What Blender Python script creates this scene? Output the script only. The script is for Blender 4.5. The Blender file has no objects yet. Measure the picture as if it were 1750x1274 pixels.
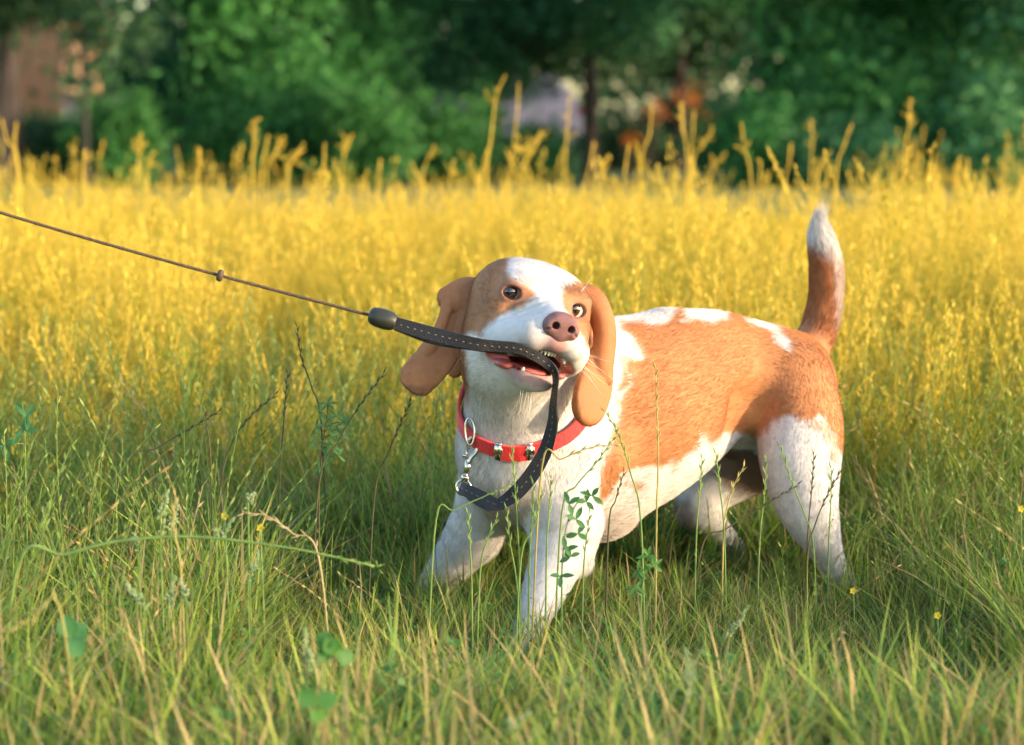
import bpy, math, random
import numpy as np
from mathutils import Vector, Matrix

sc = bpy.context.scene
C = sc.collection
rng = np.random.default_rng(7)
random.seed(7)

# ---------------------------------------------------------------- camera, sky, sun, exposure
FP = 1750 * 85 / 36.0                       # focal length in photograph pixels
HZ = 215.0                                  # row of the horizon
TH = math.atan((637 - HZ) / FP)
CAMH = 0.60
cam_d = bpy.data.cameras.new('camera')
cam_d.lens = 85; cam_d.sensor_width = 36
cam_d.clip_start = 0.05; cam_d.clip_end = 600
cam_d.dof.use_dof = True
cam_d.dof.focus_distance = 2.66
cam_d.dof.aperture_fstop = 5.6
cam = bpy.data.objects.new('camera', cam_d); C.objects.link(cam)
cam.location = (0, 0, CAMH); cam.rotation_euler = (math.pi / 2 - TH, 0, 0)
sc.camera = cam

SUN_EL, SUN_AZ = math.radians(10.5), math.radians(113)      # azimuth clockwise from +Y (away from the camera)
sdir = Vector((math.sin(SUN_AZ) * math.cos(SUN_EL), math.cos(SUN_AZ) * math.cos(SUN_EL), math.sin(SUN_EL)))
w = bpy.data.worlds.new('World'); sc.world = w; w.use_nodes = True
nt = w.node_tree; bg = nt.nodes['Background']
sky = nt.nodes.new('ShaderNodeTexSky'); sky.sky_type = 'NISHITA'; sky.sun_disc = False
sky.sun_elevation = SUN_EL; sky.sun_rotation = SUN_AZ
sky.air_density = 1.0; sky.dust_density = 1.5
nt.links.new(sky.outputs[0], bg.inputs[0]); bg.inputs[1].default_value = 0.15
ld = bpy.data.lights.new('sun', 'SUN'); ld.energy = 1.8; ld.angle = math.radians(2.0); ld.color = (1.0, 0.76, 0.48)
sun = bpy.data.objects.new('sun', ld); C.objects.link(sun)
sun.rotation_euler = sdir.to_track_quat('Z', 'Y').to_euler()
sun.location = (6, -2, 4)

sc.view_settings.view_transform = 'Standard'; sc.view_settings.look = 'None'
sc.view_settings.gamma = 1; sc.view_settings.use_curve_mapping = False
sc.view_settings.exposure = 2.07
sc.render.engine = 'CYCLES'
sc.cycles.max_bounces = 7; sc.cycles.diffuse_bounces = 3; sc.cycles.transmission_bounces = 4
sc.cycles.use_denoising = True

# ---------------------------------------------------------------- helpers
CAMP = np.array([0, 0, CAMH]); FWD = np.array([0, math.cos(TH), -math.sin(TH)])
UPV = np.array([0, math.sin(TH), math.cos(TH)]); RTV = np.array([1.0, 0, 0])
def P(px, py, Y):
    d = FWD + RTV * (px - 875) / FP - UPV * (py - 637) / FP
    return CAMP + d * (Y / d[1])
def proj(p):
    v = np.asarray(p) - CAMP; z = v @ FWD
    return 875 + FP * (v @ RTV) / z, 637 - FP * (v @ UPV) / z
def tag(o, label=None, cat=None, group=None, kind=None):
    if label: o['label'] = label
    if cat: o['category'] = cat
    if group: o['group'] = group
    if kind: o['kind'] = kind
    return o
def empty(name, loc, label, cat, group=None):
    o = bpy.data.objects.new(name, None); C.objects.link(o); o.location = tuple(float(v) for v in loc)
    o.empty_display_size = 0.05
    return tag(o, label, cat, group)
def mesh_np(name, V, F, mat=None, smooth=True):
    V = np.asarray(V, dtype=np.float32)
    me = bpy.data.meshes.new(name)
    if isinstance(F, np.ndarray):
        k = F.shape[1]; n = len(F)
        me.vertices.add(len(V)); me.vertices.foreach_set('co', V.ravel())
        me.loops.add(n * k); me.loops.foreach_set('vertex_index', F.astype(np.int32).ravel())
        me.polygons.add(n); me.polygons.foreach_set('loop_start', np.arange(n, dtype=np.int32) * k)
        me.update(calc_edges=True)
    else:
        me.from_pydata(V.tolist(), [], F); me.update()
    if smooth: me.polygons.foreach_set('use_smooth', np.ones(len(me.polygons), dtype=bool))
    if mat: me.materials.append(mat)
    return me
def link(name, me, parent=None, world=None):
    """mesh given in world coordinates; parented under an empty keeps its place"""
    o = bpy.data.objects.new(name, me); C.objects.link(o)
    if parent is not None:
        o.parent = parent
        o.matrix_parent_inverse = Matrix.Translation(-world_loc(parent))
    return o
def world_loc(o):
    m = Matrix.Identity(4); chain = []
    while o is not None: chain.append(o); o = o.parent
    for c in reversed(chain): m = m @ c.matrix_parent_inverse @ Matrix.LocRotScale(c.location, c.rotation_euler, c.scale)
    return m.translation
class MB:
    def __init__(s): s.v = []; s.f = []
    def add(s, V, F):
        b = len(s.v); s.v.extend([tuple(map(float, v)) for v in V]); s.f.extend([tuple(b + i for i in f) for f in F]); return s
    def tube(s, pts, rad, n=8, cap=True):
        pts = [np.array(p, float) for p in pts]; m = len(pts)
        if np.isscalar(rad): rad = [rad] * m
        V = []; F = []; prev = None
        for i, p in enumerate(pts):
            t = pts[min(i + 1, m - 1)] - pts[max(i - 1, 0)]; t = t / (np.linalg.norm(t) + 1e-9)
            if prev is None:
                a = np.array([0, 0, 1.0]) if abs(t[2]) < .8 else np.array([1.0, 0, 0])
                u = np.cross(t, a)
            else: u = prev - t * (prev @ t)
            u /= np.linalg.norm(u) + 1e-9; prev = u; v = np.cross(t, u)
            for k in range(n):
                an = 2 * math.pi * k / n; V.append(p + rad[i] * (math.cos(an) * u + math.sin(an) * v))
        for i in range(m - 1):
            for k in range(n):
                F.append((i * n + k, i * n + (k + 1) % n, (i + 1) * n + (k + 1) % n, (i + 1) * n + k))
        if cap: F.append(tuple(reversed(range(n)))); F.append(tuple((m - 1) * n + k for k in range(n)))
        return s.add(V, F)
    def ribbon(s, pts, wdir, width, thick):
        """strap: rectangle of width along wdir, thick along normal"""
        m = len(pts); V = []; F = []
        for i, p in enumerate(pts):
            t = pts[min(i + 1, m - 1)] - pts[max(i - 1, 0)]; t = t / (np.linalg.norm(t) + 1e-9)
            wv = wdir[i] - t * (wdir[i] @ t); wv /= np.linalg.norm(wv); nn = np.cross(t, wv)
            wd = width[i] if not np.isscalar(width) else width
            e = .22 * thick
            for a, b in ((-.5, -.5 + .0), (.5, -.5), (.5 + .02, 0), (.5, .5), (-.5, .5), (-.5 - .02, 0)):
                V.append(p + wv * a * wd + nn * b * thick)
        for i in range(m - 1):
            for k in range(6): F.append((i * 6 + k, i * 6 + (k + 1) % 6, (i + 1) * 6 + (k + 1) % 6, (i + 1) * 6 + k))
        F.append(tuple(reversed(range(6)))); F.append(tuple((m - 1) * 6 + k for k in range(6)))
        return s.add(V, F)
    def mesh(s, name, mat, smooth=True): return mesh_np(name, s.v, s.f, mat, smooth)
def spline(pts, n):
    """Catmull-Rom through points (any dimension)"""
    pts = [np.array(p, float) for p in pts]; q = [2 * pts[0] - pts[1]] + pts + [2 * pts[-1] - pts[-2]]; out = []
    for i in range(len(pts) - 1):
        a, b, c, d = q[i:i + 4]
        for k in range(n):
            t = k / n; out.append(.5 * (2 * b + (c - a) * t + (2 * a - 5 * b + 4 * c - d) * t * t + (3 * b - a - 3 * c + d) * t ** 3))
    out.append(pts[-1]); return out

# ---------------------------------------------------------------- materials
def mat_base(name):
    m = bpy.data.materials.new(name); m.use_nodes = True; t = m.node_tree
    return m, t, t.nodes['Principled BSDF']
def N(t, kind, **kw):
    n = t.nodes.new(kind)
    for k, v in kw.items():
        if k.startswith('i_'):
            key = k[2:]; key = int(key) if key.isdigit() else key
            n.inputs[key].default_value = v
        else: setattr(n, k, v)
    return n
def ramp(t, fac, stops):
    r = t.nodes.new('ShaderNodeValToRGB'); cr = r.color_ramp
    while len(cr.elements) < len(stops): cr.elements.new(.5)
    for e, (p, c) in zip(cr.elements, stops): e.position = p; e.color = (*c, 1)
    t.links.new(fac, r.inputs[0]); return r.outputs[0]
def noisy(name, c1, c2, scale=20, rough=.7, bump=.0, metal=0, spec=.5, detail=6, coord='Object', dist=.002):
    m, t, b = mat_base(name)
    tc = N(t, 'ShaderNodeTexCoord'); nz = N(t, 'ShaderNodeTexNoise'); nz.inputs['Scale'].default_value = scale; nz.inputs['Detail'].default_value = detail
    t.links.new(tc.outputs[coord], nz.inputs['Vector'])
    t.links.new(ramp(t, nz.outputs['Fac'], [(.3, c1), (.7, c2)]), b.inputs['Base Color'])
    b.inputs['Roughness'].default_value = rough; b.inputs['Metallic'].default_value = metal; b.inputs['Specular IOR Level'].default_value = spec
    if bump:
        bp = N(t, 'ShaderNodeBump'); bp.inputs['Strength'].default_value = bump; bp.inputs['Distance'].default_value = dist
        t.links.new(nz.outputs['Fac'], bp.inputs['Height']); t.links.new(bp.outputs[0], b.inputs['Normal'])
    return m
# ---------------------------------------------------------------- ground, lawn, path beyond
def ground_h(x, y): return 0.0
soil = noisy('meadow_soil', (.030, .045, .014), (.080, .095, .030), 14, .95, .6, dist=.01)
lawnm = noisy('lawn', (.030, .075, .022), (.055, .12, .035), 3, .95, .4, dist=.02)
m = MB(); m.add([(-250, -60, 0), (250, -60, 0), (250, 300, 0), (-250, 300, 0)], [(0, 1, 2, 3)])
g = link('ground', m.mesh('ground', lawnm, False)); tag(g, kind='structure')
nx, ny = 60, 80; xs = np.linspace(-6, 8, nx); ys = np.linspace(-3, 9.2, ny); V = []; F = []
for j, y in enumerate(ys):
    for i, x in enumerate(xs):
        edge = min(1, max(0, min(x + 6, 8 - x, y + 3, 9.2 - y)) / .6)
        V.append((x, y + .25 * math.sin(x * 1.7) * (j == ny - 1), .004 + edge * (.012 + .010 * math.sin(x * 3.1 + y * 2.3) * math.sin(y * 2.7 - x))))
for j in range(ny - 1):
    for i in range(nx - 1): F.append((j * nx + i, j * nx + i + 1, (j + 1) * nx + i + 1, (j + 1) * nx + i))
tag(link('meadow_soil', mesh_np('meadow_soil', V, F, soil)), kind='structure')

# ---------------------------------------------------------------- trees at the far side: leaf-sized faces spread through lobed crowns
def leaf_mat(name, c1, c2, c3, trans=.35, rough=.6):
    m, t, b = mat_base(name)
    oi = N(t, 'ShaderNodeNewGeometry'); tc = N(t, 'ShaderNodeTexCoord'); nz = N(t, 'ShaderNodeTexNoise'); nz.inputs['Scale'].default_value = 1.6; nz.inputs['Detail'].default_value = 3
    t.links.new(tc.outputs['Object'], nz.inputs['Vector'])
    mx = N(t, 'ShaderNodeMath', operation='MULTIPLY_ADD'); mx.inputs[1].default_value = .30; t.links.new(oi.outputs['Random Per Island'], mx.inputs[0])
    ad = N(t, 'ShaderNodeMath', operation='MULTIPLY'); ad.inputs[1].default_value = .75; t.links.new(nz.outputs['Fac'], ad.inputs[0]); t.links.new(ad.outputs[0], mx.inputs[2])
    c = ramp(t, mx.outputs[0], [(.15, c1), (.5, c2), (.85, c3)])
    t.links.new(c, b.inputs['Base Color']); b.inputs['Roughness'].default_value = rough; b.inputs['Specular IOR Level'].default_value = .3
    tr = N(t, 'ShaderNodeBsdfTranslucent'); ms = N(t, 'ShaderNodeMixShader'); ms.inputs[0].default_value = trans
    t.links.new(c, tr.inputs[0]); t.links.new(b.outputs[0], ms.inputs[1]); t.links.new(tr.outputs[0], ms.inputs[2]); t.links.new(ms.outputs[0], t.nodes['Material Output'].inputs[0])
    return m
LM = [leaf_mat('leaves_bluegreen', (.012, .055, .030), (.040, .16, .062), (.12, .34, .14)), leaf_mat('leaves_green', (.012, .060, .024), (.045, .19, .050), (.12, .38, .10)),
      leaf_mat('leaves_bright', (.020, .09, .012), (.036, .15, .036), (.09, .28, .07)), leaf_mat('leaves_dark', (.008, .024, .014), (.026, .078, .034), (.075, .18, .070)),
      leaf_mat('leaves_glint', (.22, .060, .010), (.55, .16, .02), (.85, .30, .05), .5)]  # the orange one carries sun glints in its leaf colour
barkm = noisy('bark', (.018, .014, .014), (.050, .040, .042), 9, .95, .8, dist=.02)
def leaves(lobes, n, size, mat, name):
    lobes = [np.array(l, float) for l in lobes]; vol = np.array([l[3] * l[4] * l[5] for l in lobes]); k = rng.choice(len(lobes), n, p=vol / vol.sum()); Lb = np.array(lobes)[k]
    d = rng.normal(0, 1, (n, 3)); d /= np.linalg.norm(d, axis=1, keepdims=True); r = rng.uniform(.55, 1.05, n) ** .7
    # leaves gather on twigs: pull them towards cluster centres
    c = Lb[:, :3] + d * r[:, None] * Lb[:, 3:6]
    nt_ = max(8, n // 14); tw = c[rng.choice(n, nt_)]; c = tw[rng.integers(0, nt_, n)] + rng.normal(0, 1, (n, 3)) * size * 1.5
    c[:, 2] = np.maximum(c[:, 2], .03)
    a = rng.normal(0, 1, (n, 3)); a[:, 2] -= .5; a /= np.linalg.norm(a, axis=1, keepdims=True)
    nn = rng.normal(0, 1, (n, 3)); b_ = np.cross(a, nn); b_ /= np.linalg.norm(b_, axis=1, keepdims=True); nn = np.cross(a, b_)
    s = size * rng.uniform(.6, 1.3, n)[:, None]
    V = np.stack([c - a * s * .5, c + b_ * s * .30 + nn * s * .06, c + a * s * .55, c - b_ * s * .30 + nn * s * .06], 1).reshape(-1, 3)
    F = np.arange(n * 4).reshape(-1, 4)
    return mesh_np(name, V, F, mat, False)
def tree(name, x, y, h, lobes, n, size, mat, label, cat, trunk=.18, group=None, lean=0, roots=True):
    r = empty(name, (x, y, 0), label, cat, group)
    m = MB(); top = h * .8
    tp = [(x, y, -.05), (x + lean * .1, y, .5), (x + lean * .35, y + .05, top * .5), (x + lean, y, top)]
    sp = spline(tp, 4); m.tube(sp, [trunk * (1.25 if i == 0 else 1) * (1 - .75 * i / (len(sp) - 1)) for i in range(len(sp))], 10)
    for k in range(7):
        z0 = random.uniform(.25, .8) * top; l = random.choice(lobes); p0 = np.array([x + lean * z0 / top, y, z0]); p1 = np.array([l[0] + x + random.uniform(-.3, .3), l[1] + y, max(l[2], z0)])
        m.tube([p0, (p0 + p1) / 2 + [0, 0, .12], p1], [trunk * .35, trunk * .2, trunk * .06], 6)
    link('trunk', m.mesh('trunk', barkm), r)
    L_ = [(x + l[0], y + l[1], l[2], l[3], l[4], l[5]) for l in lobes]
    link('crown', leaves(L_, n, size, mat, 'crown'), r)
    return r
def lobeset(w, z0, z1, n, r, dep=1.2):
    return [(random.uniform(-w, w), random.uniform(-dep, dep), random.uniform(z0, z1), r * random.uniform(.6, 1.3), r * random.uniform(.6, 1.2), r * random.uniform(.45, .95)) for _ in range(n)]
def gx(px, Y): return (px - 875) / FP * Y
GT = 'trees along the far side of the meadow'
tree('broadleaf_tree', gx(20, 24), 24, 5.5, lobeset(1.2, 2.3, 5, 14, .7), 9000, .10, LM[3], 'dark trunked tree at the left edge of the far tree line', 'tree', .17, GT)
tree('broadleaf_tree', gx(330, 27), 27, 6, lobeset(1.0, .9, 5, 26, .62), 22000, .11, LM[0], 'blue-green tree with drooping boughs right of the orange-lit gap', 'tree', .16, GT)
tree('broadleaf_tree', gx(560, 26), 26, 6, lobeset(.95, .7, 5, 28, .58), 24000, .11, LM[1], 'brighter green tree left of the thin grey trunk', 'tree', .12, GT)
tree('broadleaf_tree', gx(706, 27.5), 27.5, 6, lobeset(.75, 1.2, 5, 20, .5), 14000, .10, LM[0], 'slim tree whose thin grey trunk stands bare above the lawn', 'tree', .065, GT)
tree('broadleaf_tree', gx(845, 30), 30, 6.5, lobeset(1.0, 1.4, 5, 24, .6), 16000, .12, LM[3], 'dark tree behind the tall stalks left of the parked car', 'tree', .16, GT)
tree('broadleaf_tree', gx(1008, 29), 29, 6.5, lobeset(1.0, 1.75, 5, 22, .55), 13000, .12, LM[0], 'dark trunked tree just right of the parked car', 'tree', .12, GT)
tree('broadleaf_tree', gx(1160, 32), 32, 6.5, lobeset(1.1, 1.45, 5, 22, .6), 15000, .12, LM[3], 'dim tree above the orange bushes', 'tree', .14, GT)
tree('broadleaf_tree', gx(1350, 25), 25, 6, lobeset(1.0, .8, 5, 30, .6), 24000, .11, LM[1], 'rich green tree bulging forward above the dog tail', 'tree', .14, GT)
tree('broadleaf_tree', gx(1600, 26), 26, 6, lobeset(1.0, .8, 5, 30, .6), 24000, .11, LM[1], 'green tree at the right of the far tree line', 'tree', .15, GT)
tree('broadleaf_tree', gx(1780, 24), 24, 6, lobeset(.8, .5, 5, 24, .55), 16000, .11, LM[0], 'blue-green tree cut by the right edge of the picture', 'tree', .15, GT)
for px_, Y_, lab_ in ((-250, 27, 'green tree beyond the left edge of the picture'), (-560, 29, 'tree far beyond the left edge of the picture'), (2150, 31, 'tree beyond the right edge of the picture')):
    tree('broadleaf_tree', gx(px_, Y_), Y_, 6, lobeset(1.2, .8, 5, 20, .8), 9000, .16, LM[1], lab_, 'tree', .15, GT)
tree('broadleaf_tree', gx(150, 22), 22, 5, [(gx(150, 22) * 0 + random.uniform(-.12, .45), random.uniform(-.3, .3), random.uniform(1.05, 2.4), .22, .25, .2) for _ in range(16)] + lobeset(1.3, 2.3, 4, 12, .5), 9000, .09, LM[3], 'slender dark tree right of the orange-lit gap', 'tree', .035, GT)
tree('broadleaf_tree', gx(8, 23.2), 23.2, 5, [(random.uniform(-.1, 1.0), 0, random.uniform(1.62, 2.6), .25, .25, .14) for _ in range(22)], 5500, .09, LM[3], 'dark tree whose low boughs hang over the orange-lit gap', 'tree', .05, GT)
def bush(x, y, w, h, n, size, mat, label, group='bushes under the far trees'):
    r = empty('bush', (x, y, 0), label, 'bush', group)
    m = MB()
    for k in range(9):
        a = random.uniform(0, 6.28); e = (x + math.cos(a) * w * .6, y + math.sin(a) * .4, h * random.uniform(.5, .85)); m.tube([(x + .05 * math.cos(a), y + .05 * math.sin(a), -.02), ((x + e[0]) / 2, (y + e[1]) / 2, e[2] * .6), e], [.022, .014, .006], 5)
    link('stems', m.mesh('stems', barkm), r)
    lb = [(x + random.uniform(-w, w) * .7, y + random.uniform(-.4, .4), random.uniform(.15, .75) * h, w * .38, .4, h * .28) for _ in range(9)]
    link('foliage', leaves(lb, n, size, mat, 'foliage'), r)
bush(gx(75, 25), 25, .55, .75, 5000, .08, LM[3], 'dark bush at the foot of the orange-lit gap')
bush(gx(200, 24), 24, .42, .85, 4500, .075, LM[2], 'bright green bush below the orange-lit gap at the left')
bush(gx(430, 24.5), 24.5, .8, .95, 8000, .08, LM[1], 'green bush under the blue-green tree')
bush(gx(590, 24), 24, .6, 1.2, 7000, .08, LM[2], 'bright bush left of the thin grey trunk')
bush(gx(765, 25), 25, .42, 1.0, 5500, .075, LM[2], 'bright bush right of the thin grey trunk')
bush(gx(920, 27), 27, .5, .5, 3500, .08, LM[1], 'low green bush in front of the parked car')
bush(gx(1280, 24), 24, .55, .8, 6000, .08, LM[1], 'green bush under the right hand trees, left of the tail')
bush(gx(1420, 23.5), 23.5, .7, .6, 5500, .08, LM[0], 'low dark green bush behind the dog tail')
bush(gx(1620, 24), 24, .8, .75, 8000, .08, LM[1], 'wide green bush at the right of the tree line')
bush(gx(1060, 33), 33, .7, .7, 3500, .09, LM[3], 'dark bush between the parked car and the orange bushes')
bush(gx(340, 33), 33, 1.1, 1.9, 9000, .11, LM[3], 'tall dark bush behind the blue-green tree')
bush(gx(640, 34), 34, 1.5, 2.2, 12000, .12, LM[3], 'tall dark bush behind the brighter green tree')
bush(gx(1500, 33), 33, 1.5, 1.0, 8000, .12, LM[3], 'dark bush behind the right hand trees')
bush(gx(1200, 36), 36, 1.2, 1.0, 7000, .12, LM[3], 'dark bush behind the orange bushes')
# far wood that closes the view
wl = [(random.uniform(-26, 26), random.uniform(44, 50), random.uniform(.4, 7), 1.6, 1.2, 1.3) for _ in range(230)]
wl = [l for l in wl if not (gx(35, l[1]) - 1.3 < l[0] < gx(130, l[1]) + .2 and l[2] < 5)]
tag(link('far_wood', leaves(wl, 60000, .30, LM[3], 'far_wood')), 'dark mass of woodland behind the tree line', 'woodland', kind='stuff')
# small shrubs, low-sun glints put into their orange leaf colour
for px_, py_, Y_, w_, n_ in ((1180, 172, 34, .17, 130), (1112, 190, 33, .17, 110), (1200, 215, 34, .14, 80), (1480, 200, 34, .20, 130), (1690, 198, 34, .22, 90), (1075, 238, 33, .14, 60), (1440, 215, 34, .18, 50)):
    x_ = gx(px_, Y_); z_ = .6 + (HZ - py_) / FP * Y_
    w_ *= .55; n_ = int(n_ * .5)
    r = empty('glint_shrub', (x_, Y_ - 4, 0), {1180: 'small bright orange shrub standing highest, above the others', 1112: 'wide orange shrub left of the bright one', 1200: 'orange shrub low behind the yellow stalks', 1480: 'orange shrub behind the right hand trees', 1690: 'orange shrub near the right edge', 1075: 'low dull orange shrub right of the dark trunk', 1440: 'faint orange shrub left of the one behind the tail'}[px_], 'shrub', 'shrubs coloured orange as sun glints among the far trees')
    m = MB(); zz = .6 + (HZ - py_) / FP * (Y_ - 4); xx = gx(px_, Y_ - 4); r.location = (xx, Y_ - 4, 0)
    for k in range(4): m.tube([(xx, Y_ - 4, 0), (xx + random.uniform(-.1, .1), Y_ - 4, zz * .5), (xx + random.uniform(-w_, w_), Y_ - 4, zz)], [.012, .009, .004], 5)
    link('stem', m.mesh('stem', barkm), r)
    link('foliage', leaves([(xx, Y_ - 4, zz, w_, .2, w_ * .6)], int(n_ * 1.3), .055, LM[4], 'foliage'), r)
# sunlit building seen through the gap at the left
wallm = noisy('plaster', (.60, .29, .15), (.75, .38, .21), 1.2, .9, .2)
greym = noisy('grey_render', (.22, .19, .24), (.32, .28, .33), 1.0, .9, .1)
roofm = noisy('roof_tile', (.10, .07, .08), (.17, .12, .12), 6, .8, .4, dist=.02)
glassm = noisy('window_glass', (.03, .04, .06), (.07, .09, .13), 1, .1)
def box(m, x0, x1, y0, y1, z0, z1):
    m.add([(x0, y0, z0), (x1, y0, z0), (x1, y1, z0), (x0, y1, z0), (x0, y0, z1), (x1, y0, z1), (x1, y1, z1), (x0, y1, z1)], [(0, 3, 2, 1), (4, 5, 6, 7), (0, 1, 5, 4), (1, 2, 6, 5), (2, 3, 7, 6), (3, 0, 4, 7)]); return m
bx = empty('house', (gx(60, 56), 58, 0), 'orange-lit house glimpsed through the gap between the left trees', 'house')
x0, x1 = gx(-60, 56), gx(125, 56)
link('wall', box(MB(), x0, x1, 55, 61, 0, 3.2).mesh('wall', wallm, False), bx)
rm = MB(); rm.add([(x0 - .3, 54.7, 3.2), (x1 + .3, 54.7, 3.2), (x1 + .3, 61.3, 3.2), (x0 - .3, 61.3, 3.2), (x0 - .3, 58, 5), (x1 + .3, 58, 5)], [(0, 1, 5, 4), (2, 3, 4, 5), (0, 4, 3), (1, 2, 5), (3, 2, 1, 0)]); link('roof', rm.mesh('roof', roofm, False), bx)
for wx in (gx(-30, 56), gx(20, 56)):
    f = link('window', box(MB(), wx - .35, wx + .35, 54.95, 55.02, .9, 2.0).mesh('window', greym, False), bx); link('pane', box(MB(), wx - .29, wx + .29, 54.94, 54.96, .96, 1.94).mesh('pane', glassm, False), f)
sh = empty('shed', (gx(150, 40), 41, 0), 'mauve grey shed under the trees beside the orange-lit gap', 'shed')
a, b2 = gx(112, 40), gx(190, 40)
for k in range(9):
    u0 = a + (b2 - a) * k / 9; link('plank', box(MB(), u0 + .004, u0 + (b2 - a) / 9 - .004, 39.97 + .01 * (k % 2), 40.02, .25, 1.02).mesh('plank', greym, False), sh)
link('wall', box(MB(), a, b2, 40.03, 42, 0, 1.0).mesh('wall', greym, False), sh)
link('roof', box(MB(), a - .1, b2 + .1, 39.85, 42.1, 1.03, 1.09).mesh('roof', roofm, False), sh)
# grey car parked beyond the tree line, mostly screened
cp = noisy('car_paint', (.12, .125, .20), (.18, .185, .28), 2, .3); ty = noisy('tyre_rubber', (.015, .015, .016), (.03, .03, .03), 30, .9)
CY = 40.0; cxl, cxr = gx(878, CY) - 3.2, gx(992, CY)
car = empty('parked_car', ((cxl + cxr) / 2, CY + .85, 0), 'grey car parked behind the trees, its rear half showing in the gap', 'car')
prof = [(cxr, .35), (cxr + .03, .75), (cxr - .05, 1.0), (cxr - .45, 1.42), (cxr - 2.0, 1.45), (cxr - 2.75, 1.0), (cxl + .3, .88), (cxl, .62), (cxl, .32)]
m = MB(); n = len(prof); m.add([(x, CY, z) for x, z in prof] + [(x, CY + 1.7, z) for x, z in prof], [tuple(range(n)), tuple(range(2 * n - 1, n - 1, -1))] + [(i, i + n, (i + 1) % n + n, (i + 1) % n) for i in range(n)])
link('body', m.mesh('body', cp, False), car)
wn = MB(); wn.add([(cxr - .30, CY - .006, 1.02), (cxr - .52, CY - .006, 1.36), (cxr - 1.15, CY - .006, 1.38), (cxr - 1.15, CY - .006, 1.02)], [(0, 1, 2, 3)]); link('window', wn.mesh('window', glassm, False), car)
wn = MB(); wn.add([(cxr - 1.22, CY - .006, 1.02), (cxr - 1.22, CY - .006, 1.38), (cxr - 1.95, CY - .006, 1.38), (cxr - 2.6, CY - .006, 1.02)], [(0, 1, 2, 3)]); link('window', wn.mesh('window', glassm, False), car)
for wx in (cxr - .7, cxl + .75):
    m = MB(); m.tube([(wx, CY - .02, .31), (wx, CY + .2, .31)], .31, 20); wv = link('wheel', m.mesh('wheel', ty), car)
    m = MB(); m.tube([(wx, CY - .03, .31), (wx, CY + .0, .31)], .18, 16); link('rim', m.mesh('rim', cp), wv)
lm_ = noisy('tail_lamp', (.07, .01, .015), (.10, .02, .02), 5, .3); link('tail_lamp', box(MB(), cxr - .06, cxr + .035, CY - .01, CY + .15, .78, .92).mesh('tail_lamp', lm_, False), car)

# unseen shrub row added on the right to shade the foreground
def shade_hedge():
    r = empty('shade_hedge', (5.2, .9, 0), 'ragged green shrub row added out of view to shade the foreground', 'shade_hedge')
    lb = []
    for k in range(35):
        y = -4.8 + k * .155; lb.append((5.2 + random.uniform(-.25, .25), y, random.uniform(.25, .80), .35, .22, .30))
    link('foliage', leaves(lb, 19000, .055, LM[1], 'foliage'), r)
    m = MB()
    for k in range(20):
        y = -4.7 + k * .26; m.tube([(5.2, y, 0), (5.2 + random.uniform(-.1, .1), y, .5), (5.2 + random.uniform(-.2, .2), y + .1, 1.0)], [.02, .014, .006], 5)
    link('stems', m.mesh('stems', barkm), r)
shade_hedge()
# ---------------------------------------------------------------- the dog: one continuous body grown from a distance field
def RP(r, Y): return r * Y / FP
class Prim: pass
def cone(a, b, ra, rb, k=.02, grp='body', n=None, q=1.0, sub=False, col=None):
    p = Prim(); p.t = 'c'; p.a = np.array(a, float); p.b = np.array(b, float); p.ra = ra; p.rb = rb
    p.k = k; p.g = grp; p.q = q; p.n = None if n is None else np.array(n, float) / np.linalg.norm(n); p.sub = sub; p.col = col
    p.mid = (p.a + p.b) / 2; p.br = np.linalg.norm(p.a - p.b) / 2 + max(ra, rb); return p
def ell(c, r, Rm=None, k=.01, grp='head', sub=False, col=None):
    p = Prim(); p.t = 'e'; p.mid = np.array(c, float); p.r = np.array(r, float); p.R = np.eye(3) if Rm is None else Rm
    p.k = k; p.g = grp; p.sub = sub; p.col = col; p.br = max(r); return p
def pdist(p, X):
    if p.t == 'e':
        q = (X - p.mid) @ p.R.T
        k0 = np.linalg.norm(q / p.r, axis=1); k1 = np.linalg.norm(q / p.r ** 2, axis=1) + 1e-9
        return k0 * (k0 - 1) / k1
    a = p.a; ba = p.b - a; pa = X - a; s = 1.0
    if p.n is not None:
        pa = pa + np.outer(pa @ p.n, p.n) * (1 / p.q - 1); ba = ba + p.n * (ba @ p.n) * (1 / p.q - 1); s = p.q * .5 + .5 if p.q > .5 else p.q * 1.3
    h = np.clip(pa @ ba / (ba @ ba), 0, 1)
    return (np.linalg.norm(pa - np.outer(h, ba), axis=1) - (p.ra + (p.rb - p.ra) * h)) * s
def field(prims, X):
    d = np.full(len(X), .2)
    c = X.mean(0); R = np.linalg.norm(X - c, axis=1).max()
    for p in prims:
        if np.linalg.norm(p.mid - c) - R > p.br + .06: continue
        rough = np.linalg.norm(X - p.mid, axis=1) - p.br
        m = np.nonzero(rough < ((p.k + .02 - d) if p.sub else (np.minimum(d, .2) + p.k)))[0]
        if len(m) == 0: continue
        pd = pdist(p, X[m]); dd = d[m]
        if p.sub:
            h = np.clip(.5 - .5 * (dd + pd) / p.k, 0, 1); d[m] = dd * (1 - h) - pd * h + p.k * h * (1 - h)
        else:
            h = np.clip(.5 + .5 * (dd - pd) / p.k, 0, 1); d[m] = dd * (1 - h) + pd * h - p.k * h * (1 - h)
    return d
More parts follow.
